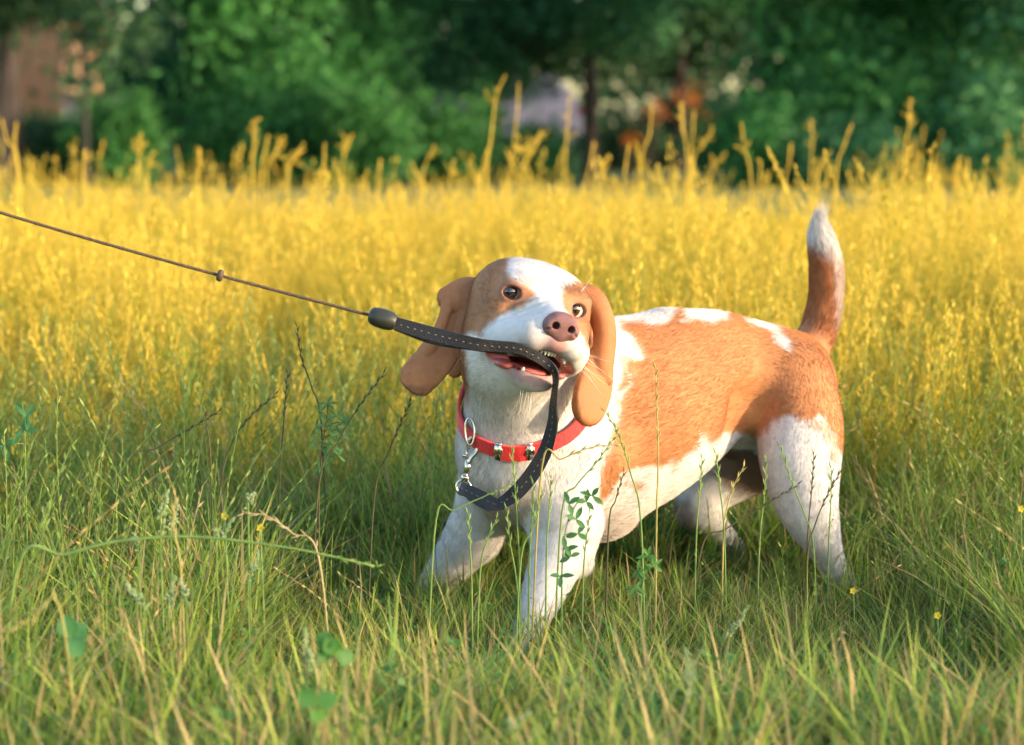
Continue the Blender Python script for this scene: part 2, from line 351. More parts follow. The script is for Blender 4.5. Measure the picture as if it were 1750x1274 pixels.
def isosurface(prims, vox):
    un = [p for p in prims if not p.sub]
    lo = np.min([p.mid - p.br for p in un], 0) - 3 * vox; hi = np.max([p.mid + p.br for p in un], 0) + 3 * vox
    B = 8; nb = np.ceil((hi - lo) / (vox * B)).astype(int) + 1; n = nb * B
    D = np.full(n, .1, np.float32)
    S = 4                                                    # super-blocks keep the culling local
    o8 = np.stack(np.meshgrid(*[np.arange(B)] * 3, indexing='ij'), -1).reshape(-1, 3)
    for sx in range(0, nb[0], S):
        for sy in range(0, nb[1], S):
            for sz in range(0, nb[2], S):
                idx = np.stack(np.meshgrid(*[np.arange(s, min(s + S, m)) for s, m in zip((sx, sy, sz), nb)], indexing='ij'), -1).reshape(-1, 3)
                cc = lo + (idx * B + (B - 1) / 2) * vox
                d = field(prims, cc)
                rad = B * vox * 1.05
                for b in idx[d < -rad]:
                    D[b[0] * B:b[0] * B + B, b[1] * B:b[1] * B + B, b[2] * B:b[2] * B + B] = -.1
                nr = idx[np.abs(d) <= rad]
                if len(nr) == 0: continue
                ii = (nr[:, None, :] * B + o8[None]).reshape(-1, 3)
                D[ii[:, 0], ii[:, 1], ii[:, 2]] = field(prims, lo + ii * vox)
    ins = D < 0
    act = np.zeros(n - 1, bool)
    cnt = np.zeros(n - 1, np.int8)
    for dx in (0, 1):
        for dy in (0, 1):
            for dz in (0, 1): cnt += ins[dx:n[0] - 1 + dx, dy:n[1] - 1 + dy, dz:n[2] - 1 + dz]
    act = (cnt > 0) & (cnt < 8)
    ci = np.argwhere(act); vid = np.full(act.shape, -1, np.int32); vid[act] = np.arange(len(ci))
    acc = np.zeros((len(ci), 3)); num = np.zeros(len(ci))
    for ax in range(3):
        o1, o2 = [a for a in range(3) if a != ax]
        for u in (0, 1):
            for v in (0, 1):
                off = np.zeros(3, int); off[o1] = u; off[o2] = v
                a = ci + off; b = a.copy(); b[:, ax] += 1
                da = D[a[:, 0], a[:, 1], a[:, 2]]; db = D[b[:, 0], b[:, 1], b[:, 2]]
                m = (da < 0) != (db < 0)
                t = da[m] / (da[m] - db[m]); pt = a[m].astype(float); pt[:, ax] += t
                acc[m] += pt; num[m] += 1
    V = lo + acc / num[:, None] * vox
    Q = []
    for ax in range(3):
        o1, o2 = [a for a in range(3) if a != ax]
        s0 = [slice(1, -1)] * 3; s1 = [slice(1, -1)] * 3; s0[ax] = slice(0, n[ax] - 1); s1[ax] = slice(1, n[ax])
        A = ins[tuple(s0)]; Bb = ins[tuple(s1)]
        e = np.argwhere(A != Bb); fl = A[e[:, 0], e[:, 1], e[:, 2]]
        base = e + 1; base[:, ax] -= 1
        q = []
        for (u, v) in ((0, 0), (-1, 0), (-1, -1), (0, -1)):
            c = base.copy(); c[:, o1] += u; c[:, o2] += v; c = np.clip(c, 0, np.array(act.shape) - 1); q.append(vid[c[:, 0], c[:, 1], c[:, 2]])
        q = np.stack(q, 1); flip = fl if ax != 1 else ~fl
        q[~flip] = q[~flip][:, ::-1]
        Q.append(q)
    Q = np.concatenate(Q); Q = Q[(Q >= 0).all(1)]
    return V, Q
def normals_of(V, Q):
    nrm = np.cross(V[Q[:, 2]] - V[Q[:, 0]], V[Q[:, 3]] - V[Q[:, 1]]); N_ = np.zeros_like(V)
    for k in range(4): np.add.at(N_, Q[:, k], nrm)
    return N_ / (np.linalg.norm(N_, axis=1, keepdims=True) + 1e-12)

# head frame
HO = P(905, 540, 2.66)
HF = np.array([.262, -.955, -.045]); HF /= np.linalg.norm(HF)
HR = np.array([.93, .27, -.27]); HR -= HF * (HR @ HF); HR /= np.linalg.norm(HR)
HU = np.cross(HF, HR); HR_M = np.stack([HR, HF, HU])           # rows: u, f, w
HR = -np.cross(HF, HU) if (-np.cross(HF, HU)) @ HR > 0 else np.cross(HF, HU)
def L(u, f, w): return HO + HR * u + HF * f + HU * w
def chain(pts, k, grp, n=None, q=1.0, ks=None, sub=3):
    S = spline([np.array(p, float) for p in pts], sub); out = []
    for i in range(len(S) - 1):
        (x0, y0, Y0, r0), (x1, y1, Y1, r1) = S[i], S[i + 1]
        out.append(cone(P(x0, y0, Y0), P(x1, y1, Y1), RP(r0, Y0), RP(r1, Y1), k if i else (ks or k), grp, n, q))
    return out
NF = np.array([.62, -.79, .0])
prims = []
# trunk
prims += chain([(930, 790, 2.79, 110), (1062, 720, 2.86, 154), (1110, 697, 2.885, 148), (1152, 673, 2.91, 137), (1197, 651, 2.935, 117), (1240, 646, 2.96, 104), (1325, 660, 3.0, 95), (1366, 672, 3.03, 70)], .008, 'body', NF, .80, sub=4)
prims += [cone(P(880, 785, 2.745), P(900, 800, 2.80), RP(96, 2.75), RP(96, 2.8), .03, 'body'),
          cone(P(1025, 850, 2.84), P(1085, 800, 2.87), RP(76, 2.84), RP(52, 2.87), .03, 'body'),
          cone(P(1065, 612, 2.87), P(1130, 592, 2.90), RP(34, 2.87), RP(40, 2.9), .04, 'body')]
# neck
prims += [cone(P(915, 600, 2.75), P(892, 740, 2.76), RP(88, 2.74), RP(106, 2.76), .025, 'neck'),
          cone(P(945, 600, 2.77), P(1045, 655, 2.86), RP(74, 2.77), RP(88, 2.86), .04, 'neck')]
# near shoulder and foreleg
prims += [cone(P(985, 790, 2.745), P(970, 880, 2.725), RP(74, 2.72), RP(60, 2.71), .035, 'leg')]
prims += chain([(970, 880, 2.725, 56), (957, 940, 2.71, 48), (932, 1005, 2.685, 38), (912, 1055, 2.655, 28), (893, 1105, 2.63, 25)], .004, 'leg', ks=.02)
prims += [cone(P(965, 915, 2.725), P(994, 964, 2.735), RP(42, 2.74), RP(19, 2.745), .03, 'leg')]
# far foreleg
prims += [cone(P(850, 830, 2.83), P(812, 915, 2.855), RP(70, 2.8), RP(46, 2.86), .03, 'leg')]
prims += chain([(808, 915, 2.855, 46), (772, 963, 2.865, 37), (738, 1010, 2.87, 27), (710, 1056, 2.86, 23)], .004, 'leg', ks=.015)
# near hind leg
prims += chain([(1350, 660, 2.955, 76), (1366, 730, 2.925, 74), (1368, 790, 2.905, 68), (1378, 855, 2.89, 54), (1396, 905, 2.89, 39), (1418, 955, 2.90, 24), (1441, 1008, 2.925, 22)], .004, 'leg', ks=.035)
prims += chain([(1441, 1008, 2.925, 21), (1440, 1035, 2.905, 20), (1434, 1062, 2.89, 21)], .004, 'leg', ks=.008)
# far hind leg
prims += chain([(1300, 735, 3.07, 74), (1250, 780, 3.05, 66), (1212, 825, 3.04, 50), (1192, 870, 3.03, 36)], .004, 'leg', ks=.03)
prims += chain([(1194, 868, 3.03, 34), (1228, 908, 3.06, 22), (1262, 942, 3.10, 15)], .004, 'leg', ks=.015)
prims += [cone(P(1262, 942, 3.10), P(1232, 998, 3.07), RP(15, 3.10), RP(15, 3.07), .006, 'leg'),
          cone(P(1240, 735, 2.99), P(1320, 765, 3.01), RP(42, 3), RP(48, 3), .02, 'body'),
          cone(P(1310, 780, 3.03), P(1255, 800, 3.05), RP(58, 3.03), RP(46, 3.05), .03, 'leg'),
          cone(P(1200, 775, 2.96), P(1222, 805, 2.955), RP(14, 2.96), RP(8, 2.955), .02, 'leg')]
# paws with toes
def paw(c, fwd, r, k=.006):
    fwd = np.array(fwd, float); fwd /= np.linalg.norm(fwd); side = np.cross(fwd, [0, 0, 1.0]); side /= np.linalg.norm(side)
    out = [ell(c, (r * 1.0, r * 1.25, r * .72), np.stack([side, fwd, np.cross(side, fwd)]), .012, 'leg')]
    for s, f in ((-1.05, .75), (-.38, 1.25), (.38, 1.25), (1.05, .75)):
        e = c + side * s * r * .55 + fwd * f * r * .85 + np.array([0, 0, -.15 * r])
        out.append(cone(c + side * s * r * .4 + fwd * r * .2 + np.array([0, 0, .15 * r]), e, r * .38, r * .34, k, 'leg'))
    return out
FPAW = P(888, 1126, 2.60); FPAW[2] = .017; FPAW2 = P(702, 1080, 2.83); FPAW2[2] = .016
HPAW = P(1432, 1078, 2.86); HPAW[2] = .016; HPAW2 = P(1222, 1012, 3.04); HPAW2[2] = .016
prims += [cone(P(893, 1105, 2.63), FPAW, .016, .016, .01, 'leg'), cone(P(712, 1058, 2.86), FPAW2, .016, .015, .01, 'leg'),
          cone(P(1434, 1062, 2.89), HPAW, .014, .015, .01, 'leg'), cone(P(1232, 998, 3.07), HPAW2, .012, .014, .01, 'leg')]
prims += paw(FPAW, (-.5, -.85, 0), .021) + paw(FPAW2, (-.6, -.8, 0), .021) + paw(HPAW, (-.4, -.9, 0), .020) + paw(HPAW2, (-.6, -.8, 0), .019)
# tail
prims += chain([(1345, 640, 3.02, 52), (1386, 592, 3.045, 33), (1408, 530, 3.05, 28), (1412, 465, 3.05, 26.5), (1404, 410, 3.05, 21), (1399, 378, 3.05, 8)], .004, 'tail', ks=.03, sub=4)
# head
def both(fn):
    fn(-1); fn(1)
H = []
H.append(ell(L(0, -.008, .006), (.0600, .070, .0545), HR_M, .02))
for s in (-1, 1): H.append(ell(L(s * .029, -.006, .016), (.034, .052, .036), HR_M, .018))
H.append(cone(L(0, -.03, -.01), P(925, 610, 2.75), .052, .055, .03, 'neck'))
for s in (-1, 1):
    H.append(ell(L(s * .034, .006, -.028), (.030, .040, .034), HR_M, .022))                   # cheek muscle
    H.append(ell(L(s * .031, .040, .0325), (.0185, .013, .0085), HR_M, .016))                   # brow
    H.append(ell(L(s * .045, .030, -.002), (.013, .022, .012), HR_M, .016))                    # cheekbone
    H.append(ell(L(s * .0345 - .0025 * (s < 0), .0410, .0200), (.0155, .0130, .012), HR_M, .008))                # orbit
    H.append(cone(L(s * .037, .048, -.026), L(s * .0215, .104, -.0130), .0225, .0182, .014, 'head'))   # upper lip
    H.append(cone(L(s * .045, .044, -.036), L(s * .035, .074, -.028), .012, .013, .012, 'head'))
for s in (-1, 1): H.append(ell(L(s * .0315, .078, -.0235), (.0185, .025, .0190), HR_M, .007))
H.append(cone(L(0, .040, .006), L(0, .108, .0020), .0275, .0172, .018, 'head'))             # bridge of muzzle
H.append(cone(L(0, .085, -.010), L(0, .112, -.012), .018, .0115, .01, 'head'))
H += [cone(L(0, .015, -.050), L(-.001, .076, -.0600), .032, .0150, .018, 'head')]              # lower jaw
for s in (-1, 1): H.append(cone(L(s * .030, .030, -.052), L(s * .012, .076, -.0590), .015, .0115, .010, 'head'))
H.append(ell(L(-.005, .0, -.050), (.045, .05, .036), HR_M, .02, 'neck'))
H.append(cone(L(-.008, -.004, -.055), P(884, 700, 2.72), .050, .055, .03, 'neck'))
prims += H
for s in (-1, 1):                                            # wrinkles of the snarl and the lip pads
    for k_, (u0, f0, w0, u1, f1, w1) in enumerate(((.012, .098, .0105, .028, .086, -.004), (.013, .086, .0165, .031, .074, .002), (.014, .074, .0215, .032, .063, .009))):
        prims.append(cone(L(s * u0, f0 - .005, w0 - .0030), L(s * u1, f1 - .004, w1 - .0020), .0058, .0050, .0030, 'head'))
prims.append(cone(P(1282, 700, 2.875), P(1262, 735, 2.880), .024, .016, .03, 'body', sub=True))        # flank hollow
prims.append(cone(P(1046, 735, 2.728), P(1030, 850, 2.735), .010, .010, .03, 'body', sub=True))        # groove behind the shoulder
# mouth hollow and eye openings
def arc(pts, q):
    S = spline([np.array(p) for p in pts], 4)
    return [cone(L(*x[:3]), L(*y[:3]), x[3], y[3], .0025, 'mouth', HU, q, True) for x, y in zip(S[:-1], S[1:])]
MOUTH = arc([(-.046, .056, -.0490, .006), (-.034, .074, -.0475, .0095), (-.006, .107, -.0405, .0120), (.016, .103, -.0415, .0110), (.033, .078, -.045, .0065), (.043, .062, -.047, .003)], .95)
MOUTH.append(cone(L(-.019, .100, -.0345), L(.004, .110, -.0335), .0062, .0055, .004, 'mouth', HU, .9, True))
MOUTH.append(ell(L(-.002, .070, -.043), (.027, .036, .0125), HR_M, .004, 'mouth', True))
prims += MOUTH
prims.append(ell(L(0, .1195, .0025), (.0165, .0140, .0120), HR_M, .002, 'head', True))
EYEC = {-1: L(-.0400, .0380, .0215), 1: L(.0335, .0405, .0210)}
ER = .0116
for s in (-1, 1):
    c = EYEC[s]
    prims.append(ell(c + HF * .0095, (.0112, .0105, .0082), HR_M, .0018, 'lid', True))
    ring = []
    for k in range(17):
        an = 2 * math.pi * k / 16; uu = .0110 * math.cos(an); ww = .0079 * math.sin(an) * (1 - .12 * math.cos(an) * -s)
        ff = math.sqrt(max(1e-8, (ER + .0004) ** 2 - uu * uu - ww * ww)); ring.append(c + HR * uu + HU * (ww - s * uu * .12) + HF * ff)
    for k in range(16): prims.append(cone(ring[k], ring[k + 1], .0010 if k > 7 else .0016, .0010 if k > 7 else .0016, .0022, 'lid'))
# ears
def earchain(pts, n, q, k=.004):
    return [cone(P(*a[:3]), P(*b[:3]), RP(a[3], a[2]), RP(b[3], b[2]), k, 'ear', n, q) for a, b in zip(spline(pts, 8)[:-1], spline(pts, 8)[1:])]
EAR = []
# ear seen at the left: narrow base with a raised fold, rolled front edge, lobe swinging outwards
EAR += earchain([(812, 508, 2.705, 12), (794, 534, 2.680, 17), (770, 575, 2.665, 20), (743, 614, 2.655, 24), (713, 648, 2.650, 23)], (.35, -.85, .38), .11)
EAR += earchain([(800, 520, 2.71, 14), (792, 562, 2.71, 20), (783, 610, 2.705, 19), (776, 628, 2.70, 10)], (-.6, -.75, .1), .3)
EAR += earchain([(812, 495, 2.695, 6), (790, 503, 2.684, 6), (766, 514, 2.676, 3)], (.35, -.85, .38), .4, .012)
EAR += earchain([(766, 520, 2.668, 5), (752, 560, 2.657, 5), (738, 590, 2.652, 4), (722, 612, 2.652, 2)], (.35, -.85, .38), .8, .006)
EAR += earchain([(800, 505, 2.690, 6), (788, 545, 2.672, 6), (779, 580, 2.660, 4)], (.35, -.85, .38), .8, .006)
# ear seen at the right: arched upper part, crease, lobe turned forward
EAR += earchain([(1000, 514, 2.705, 11), (1016, 535, 2.70, 15), (1026, 575, 2.695, 15), (1023, 618, 2.69, 15), (1018, 648, 2.68, 16)], (.92, -.38, .05), .22)
EAR += earchain([(1000, 503, 2.698, 6), (1022, 520, 2.690, 6), (1035, 560, 2.683, 6), (1034, 600, 2.680, 6), (1030, 640, 2.672, 4)], (.8, -.5, .1), .8, .014)
EAR += earchain([(1024, 618, 2.685, 15), (1018, 650, 2.670, 22), (1011, 678, 2.655, 24), (1005, 696, 2.652, 21)], (.62, -.76, .18), .2, .007)
EAR += earchain([(1036, 628, 2.676, 5), (1040, 650, 2.670, 3)], (.62, -.76, .18), .8, .006)
prims += EAR
import time; _t = time.time()
VOX = .0016
BV, BQ = isosurface(prims, VOX)
print('dog surface', len(BV), len(BQ), round(time.time() - _t, 1))
BN = normals_of(BV, BQ)
# ---------------------------------------------------------------- coat pattern, hair direction, skin areas
def vproj(X):
    v = X - CAMP; z = v @ FWD
    return 875 + FP * (v @ RTV) / z, 637 - FP * (v @ UPV) / z
def vnoise(X, s, seed=0):
    """cheap smooth value noise in numpy"""
    Y = X * s + seed * 17.3; i = np.floor(Y).astype(np.int64); f = Y - i; f = f * f * (3 - 2 * f); r = 0
    for dx in (0, 1):
        for dy in (0, 1):
            for dz in (0, 1):
                h = ((i[:, 0] + dx) * 73856093) ^ ((i[:, 1] + dy) * 19349663) ^ ((i[:, 2] + dz) * 83492791)
                h = (h ^ (h >> 13)) * 1274126177; v = ((h ^ (h >> 16)) & 0xffff) / 65535.0
                r = r + v * (f[:, 0] if dx else 1 - f[:, 0]) * (f[:, 1] if dy else 1 - f[:, 1]) * (f[:, 2] if dz else 1 - f[:, 2])
    return r * 2 - 1
def poly_sd(px, py, poly):
    """signed distance in picture units, negative inside"""
    p = np.array(poly, float); d = np.full(len(px), 1e9); ins = np.zeros(len(px), bool)
    for i in range(len(p)):
        a = p[i]; b = p[(i + 1) % len(p)]; e = b - a
        t = np.clip(((px - a[0]) * e[0] + (py - a[1]) * e[1]) / (e @ e), 0, 1)
        d = np.minimum(d, np.hypot(px - a[0] - t * e[0], py - a[1] - t * e[1]))
        c = ((a[1] > py) != (b[1] > py)) & (px < (b[0] - a[0]) * (py - a[1]) / (b[1] - a[1] + 1e-9) + a[0]); ins ^= c
    return np.where(ins, -d, d)
gd = {g: np.full(len(BV), .3) for g in ('body', 'neck', 'leg', 'tail', 'head', 'ear', 'lid', 'mouth')}
flow = np.zeros_like(BV)
for p in prims:
    rough = np.linalg.norm(BV - p.mid, axis=1) - p.br
    m = np.nonzero(rough < .05)[0]
    if not len(m): continue
    d = pdist(p, BV[m]); gd[p.g][m] = np.minimum(gd[p.g][m], np.abs(d) if p.sub else d)
    if p.g in ('lid', 'mouth') or p.sub: continue
    dr = -HF + HU * .15 if p.t == 'e' or p.g == 'head' else p.b - p.a
    dr = dr / (np.linalg.norm(dr) + 1e-9)
    wgt = np.exp(-np.maximum(d, -.01) / .010)
    flow[m] += dr * wgt[:, None]
flow -= BN * (flow * BN).sum(1)[:, None]
flow /= np.linalg.norm(flow, axis=1, keepdims=True) + 1e-9
names = ['body', 'neck', 'leg', 'tail', 'head', 'ear']
lab = np.argmin(np.stack([gd[g] for g in names]), 0)
isg = {g: lab == i for i, g in enumerate(names)}
px, py = vproj(BV)
nz = vnoise(BV, 60) * 5 + vnoise(BV, 160, 3) * 3.5 + vnoise(BV, 420, 5) * 2.0
px = px + vnoise(BV, 240, 9) * 2.5
def cover(poly, soft=5.0, amp=1.0):
    return np.clip(.5 - (poly_sd(px, py, poly) + nz * amp) / (2 * soft), 0, 1)
WHITE = np.array([.60, .575, .57]); TAN = np.array([.40, .165, .062]); TANF = np.array([.35, .155, .068]); TAND = np.array([.36, .140, .054])
body_tan = cover([(1072, 568), (1050, 552), (1135, 552), (1150, 535), (1158, 515), (1170, 548), (1205, 552), (1240, 547), (1252, 500), (1500, 520), (1500, 760), (1437, 770), (1425, 740),
                  (1400, 712), (1375, 722), (1352, 706), (1325, 716), (1300, 742), (1280, 748), (1255, 738), (1232, 742), (1216, 762), (1196, 742), (1186, 768), (1166, 785), (1150, 806), (1146, 786), (1130, 800),
                  (1088, 802), (1060, 812), (1042, 845), (1022, 858), (1028, 800), (1052, 735), (1060, 690), (1078, 655), (1066, 620), (1095, 612), (1085, 590)])
stripe = cover([(1268, 537), (1318, 551), (1340, 575), (1352, 602), (1335, 592), (1310, 565), (1285, 556)], 4)
spots = np.maximum.reduce([cover([(1066, 830), (1085, 824), (1100, 834), (1085, 842)], 4), cover([(1062, 610), (1074, 628), (1078, 660), (1058, 668), (1060, 640)], 6), cover([(1385, 712), (1408, 716), (1440, 750), (1440, 775), (1420, 760), (1400, 742), (1382, 735)], 4) * .6,
                           cover([(1414, 770), (1428, 765), (1430, 790), (1416, 792)], 4) * .6])
tt = np.clip(np.maximum(body_tan * (1 - stripe), spots), 0, 1)
tail_t = np.clip(.5 + (py - 448 + nz * 1.5 - (px - 1412) * .35) / 14, 0, 1) * (1 - .55 * np.clip((px - 1422 + (py < 560) * 0) / 8, 0, 1) * (py < 575))
lf = cover([(868, 440), (868, 470), (886, 482), (905, 490), (913, 505), (905, 517), (884, 528), (855, 541), (832, 558), (818, 574), (800, 568), (790, 590), (795, 700), (700, 760), (640, 700), (640, 400), (800, 400)], 5, .7)
rf = cover([(1010, 468), (985, 480), (966, 492), (958, 508), (961, 524), (975, 545), (986, 565), (1000, 584), (1010, 605), (1060, 700), (1100, 600), (1060, 460)], 5, .7)
back = (BN @ HF < -.25) & (gd['head'] < .02)
head_t = np.maximum(np.maximum(lf, rf), (back & (np.abs((BV - HO) @ HR) > .018)) * 1.0)
col = np.tile(WHITE, (len(BV), 1))
def mixc(c, m): 
    global col
    col = col * (1 - m[:, None]) + np.asarray(c) * m[:, None]
rear = (px > 1000)
mixc(TAN, tt * (isg['body'] | isg['leg'] | isg['neck']) * rear)
mixc(TAND, tail_t * isg['tail'])
mixc(TANF, head_t * isg['head'])
mixc([.37, .160, .070], isg['ear'] * 1.0); mixc([.16, .075, .045], isg['ear'] * np.clip((py - 656 + nz * .4) / 7, 0, 1) * (px < 760) * .85)
mixc([.30, .14, .10], isg['ear'] * (BN @ HF < -.2) * .5); mixc([.34, .120, .038], isg['ear'] * (px > 960) * .85)  # right ear more orange: its sun glow is put into the colour
neckside = isg['neck'] * np.clip((700 - py) / 30, 0, 1) * np.clip((802 - px) / 8, 0, 1); mixc(TANF, neckside); mixc(TANF * .7, isg['neck'] * cover([(990, 500), (1040, 500), (1040, 640), (1006, 650), (1000, 600)], 6, .6))  # right of neck: tan darkened, the ear's shadow painted in
# soft tonal variation of the coat, warmer tint on the lower white
st = vnoise(BV * np.array([1, 1, 1.]) + flow * 0, 300, 31) * .10
v = st + vnoise(BV, 25, 2) * .10 + vnoise(BV, 90, 4) * .06; col = np.clip(col * (1 + v[:, None]), 0, .9)
earn = vnoise(BV, 70, 51) * .5 + vnoise(BV, 180, 52) * .35; mixc([.30, .12, .055], isg['ear'] * np.clip(.28 + earn, 0, .7) * .75)
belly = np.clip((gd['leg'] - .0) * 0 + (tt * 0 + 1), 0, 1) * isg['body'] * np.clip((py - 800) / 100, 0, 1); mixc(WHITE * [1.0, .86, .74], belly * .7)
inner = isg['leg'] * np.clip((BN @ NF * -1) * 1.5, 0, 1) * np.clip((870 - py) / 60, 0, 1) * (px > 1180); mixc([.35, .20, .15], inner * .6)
groin = cover([(1205, 765), (1345, 760), (1345, 870), (1300, 852), (1262, 842), (1225, 815)], 9) * (BV[:, 1] > 2.93) * (BN[:, 2] < .5) * ((BV[:, 1] > 2.97) | (py > 768) & (px < 1290)) * (isg['leg'] | isg['body']); mixc([.17, .088, .058], groin * .9)  # brown groin skin, deepened by painting in the shade there
mixc([.20, .105, .065], cover([(1140, 850), (1178, 850), (1195, 905), (1165, 915)], 8) * (BV[:, 1] > 2.95) * isg['leg'] * .7)  # far knee: its shadow painted as a brown patch
# skin: lips, eye rims, inside of the mouth
lip = np.exp(-np.maximum(gd['mouth'], 0) / .0028) * isg['head']
inm = (gd['mouth'] < .0013) & (gd['head'] < .012)
q = (BV - HO) @ np.stack([HR, HF, HU]).T
deep = np.clip((.092 - q[:, 1]) / .02, 0, 1)
mixc([.34, .17, .17], np.clip(lip * 1.5, 0, 1) * (~inm))
chin = isg['head'] * np.exp(-((q[:, 2] + .060) / .009) ** 2) * np.clip((q[:, 1] - .055) / .02, 0, 1) * (np.abs(q[:, 0]) < .035); mixc([.36, .20, .20], np.clip(chin * 1.1, 0, .85))
philt = np.exp(-((q[:, 0]) / .012) ** 2 - ((q[:, 2] + .016) / .011) ** 2) * (q[:, 1] > .095) * isg['head']; mixc([.46, .22, .22], np.clip(philt * 1.4, 0, .9))
stain = np.exp(-((q[:, 0] + .024) / .014) ** 2 - ((q[:, 2] + .022) / .010) ** 2) * (q[:, 1] > .07) * isg['head']; mixc([.42, .34, .36], stain * .45)
mixc([.16, .025, .022], inm * 1.0)
mixc([.50, .10, .09], inm * np.clip((np.abs(q[:, 0]) - .022) / .012, 0, 1))
lid = np.exp(-np.maximum(gd['lid'] - .0004, 0) / .0024); mixc([.20, .085, .070], np.clip(lid * 1.0, 0, .80) * (gd['head'] < .015))
wet = np.clip(inm * 1.0 + (gd['lid'] < .0008) * .8, 0, 1)
nosed = np.linalg.norm((q - [0, .1180, .0020]) / [.0175, .0150, .0135], axis=1); mixc([.012, .006, .006], (nosed < 1.02) * 1.0)  # skin behind the nose painted near-black as darkness inside the nostrils
nohair = (nosed < 1.02) | inm | (gd['mouth'] < .0022) | (gd['lid'] < .0012)

def put_attr(me, name, data, dom='POINT', kind='FLOAT_COLOR'):
    a = me.attributes.new(name, kind, dom)
    if kind == 'FLOAT_COLOR': a.data.foreach_set('color', np.hstack([data, np.ones((len(data), 1))]).astype(np.float32).ravel())
    else: a.data.foreach_set('value', data.astype(np.float32))
skin, t, b = mat_base('dog_skin')
at = N(t, 'ShaderNodeAttribute', attribute_name='coat'); aw = N(t, 'ShaderNodeAttribute', attribute_name='wet')
t.links.new(at.outputs['Color'], b.inputs['Base Color'])
mr = N(t, 'ShaderNodeMapRange'); mr.inputs['To Min'].default_value = .75; mr.inputs['To Max'].default_value = .22
t.links.new(aw.outputs['Fac'], mr.inputs['Value']); t.links.new(mr.outputs[0], b.inputs['Roughness'])
nzn = N(t, 'ShaderNodeTexNoise'); nzn.inputs['Scale'].default_value = 350
bp = N(t, 'ShaderNodeBump'); bp.inputs['Distance'].default_value = .0008; bp.inputs['Strength'].default_value = .5
t.links.new(nzn.outputs['Fac'], bp.inputs['Height']); t.links.new(bp.outputs[0], b.inputs['Normal'])
dog = empty('dog', (.14, 2.82, 0), 'white and tan beagle biting a black leash, braced in the grass with its tail up', 'dog')
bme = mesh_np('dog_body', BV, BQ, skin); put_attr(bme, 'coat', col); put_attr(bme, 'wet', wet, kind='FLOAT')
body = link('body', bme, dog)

# fur: short lying hairs that follow the coat
furm, t, b = mat_base('dog_fur')
at = N(t, 'ShaderNodeAttribute', attribute_name='coat'); hi = N(t, 'ShaderNodeHairInfo')
hs = N(t, 'ShaderNodeHueSaturation'); mrv = N(t, 'ShaderNodeMapRange'); mrv.inputs['To Min'].default_value = .66; mrv.inputs['To Max'].default_value = 1.22
t.links.new(hi.outputs['Random'], mrv.inputs['Value']); t.links.new(mrv.outputs[0], hs.inputs['Value']); t.links.new(at.outputs['Color'], hs.inputs['Color'])
t.links.new(hs.outputs[0], b.inputs['Base Color']); b.inputs['Roughness'].default_value = .55; b.inputs['Specular IOR Level'].default_value = .35
tr = N(t, 'ShaderNodeBsdfTranslucent'); mx = N(t, 'ShaderNodeMixShader'); mx.inputs[0].default_value = .25
t.links.new(hs.outputs[0], tr.inputs[0]); t.links.new(b.outputs[0], mx.inputs[1]); t.links.new(tr.outputs[0], mx.inputs[2]); t.links.new(mx.outputs[0], t.nodes['Material Output'].inputs[0])
def hair_object(name, root, dr, nrm, length, rad, colr, lift, wave, parent, mat, npt=5):
    n = len(root); T = np.linspace(0, 1, npt)
    side = np.cross(nrm, dr); ph = rng.uniform(-1, 1, (n, 1, 1))
    pos = root[:, None, :] + dr[:, None, :] * (T[None, :, None] * length[:, None, None]) \
        + nrm[:, None, :] * ((lift[:, None] * (T - .45 * T ** 2)[None])[..., None] * length[:, None, None]) \
        + side[:, None, :] * (T[None, :, None] ** 2 * wave * ph * length[:, None, None])
    hc = bpy.data.hair_curves.new(name); hc.add_curves([npt] * n)
    hc.position_data.foreach_set('vector', pos.astype(np.float32).ravel())
    r = hc.attributes.new('radius', 'FLOAT', 'POINT') if 'radius' not in hc.attributes else hc.attributes['radius']
    r.data.foreach_set('value', (rad[:, None] * np.clip(1.15 - T, .12, 1)[None]).astype(np.float32).ravel())
    a = hc.attributes.new('coat', 'FLOAT_COLOR', 'CURVE'); a.data.foreach_set('color', np.hstack([colr, np.ones((n, 1))]).astype(np.float32).ravel())
    hc.materials.append(mat)
    return link(name, hc, parent)
NH = 330000
A = BV[BQ[:, 0]]; ar = np.linalg.norm(np.cross(BV[BQ[:, 2]] - A, BV[BQ[:, 3]] - BV[BQ[:, 1]]), axis=1)
qi0 = BQ[:, 0]
ar = ar * np.where(isg['head'][qi0] | (gd['head'][qi0] < .006), 2.2, 1) * np.where(nohair[BQ].any(1), 0, 1)
fi = rng.choice(len(BQ), NH, p=ar / ar.sum()); uv = rng.random((NH, 2)); qv = BQ[fi]
w4 = np.stack([(1 - uv[:, 0]) * (1 - uv[:, 1]), uv[:, 0] * (1 - uv[:, 1]), uv[:, 0] * uv[:, 1], (1 - uv[:, 0]) * uv[:, 1]], 1)
mixv = lambda Z: (Z[qv] * w4[..., None]).sum(1)
hp = mixv(BV); hn = mixv(BN); hn /= np.linalg.norm(hn, axis=1, keepdims=True); hf = mixv(flow)
hf += np.stack([vnoise(hp, 55, 11), vnoise(hp, 55, 12), vnoise(hp, 55, 13)], 1) * .09 + rng.normal(0, .10, hp.shape)
hf -= hn * (hf * hn).sum(1)[:, None]; hf /= np.linalg.norm(hf, axis=1, keepdims=True) + 1e-9
ql = lab[qv[:, 0]]
HL = np.array([.0105, .0105, .0080, .016, .0072, .0060])[ql]
hq = (hp - HO) @ np.stack([HR, HF, HU]).T; nearhead = np.exp(-np.maximum(gd['head'][qv[:, 0]], 0) / .02)
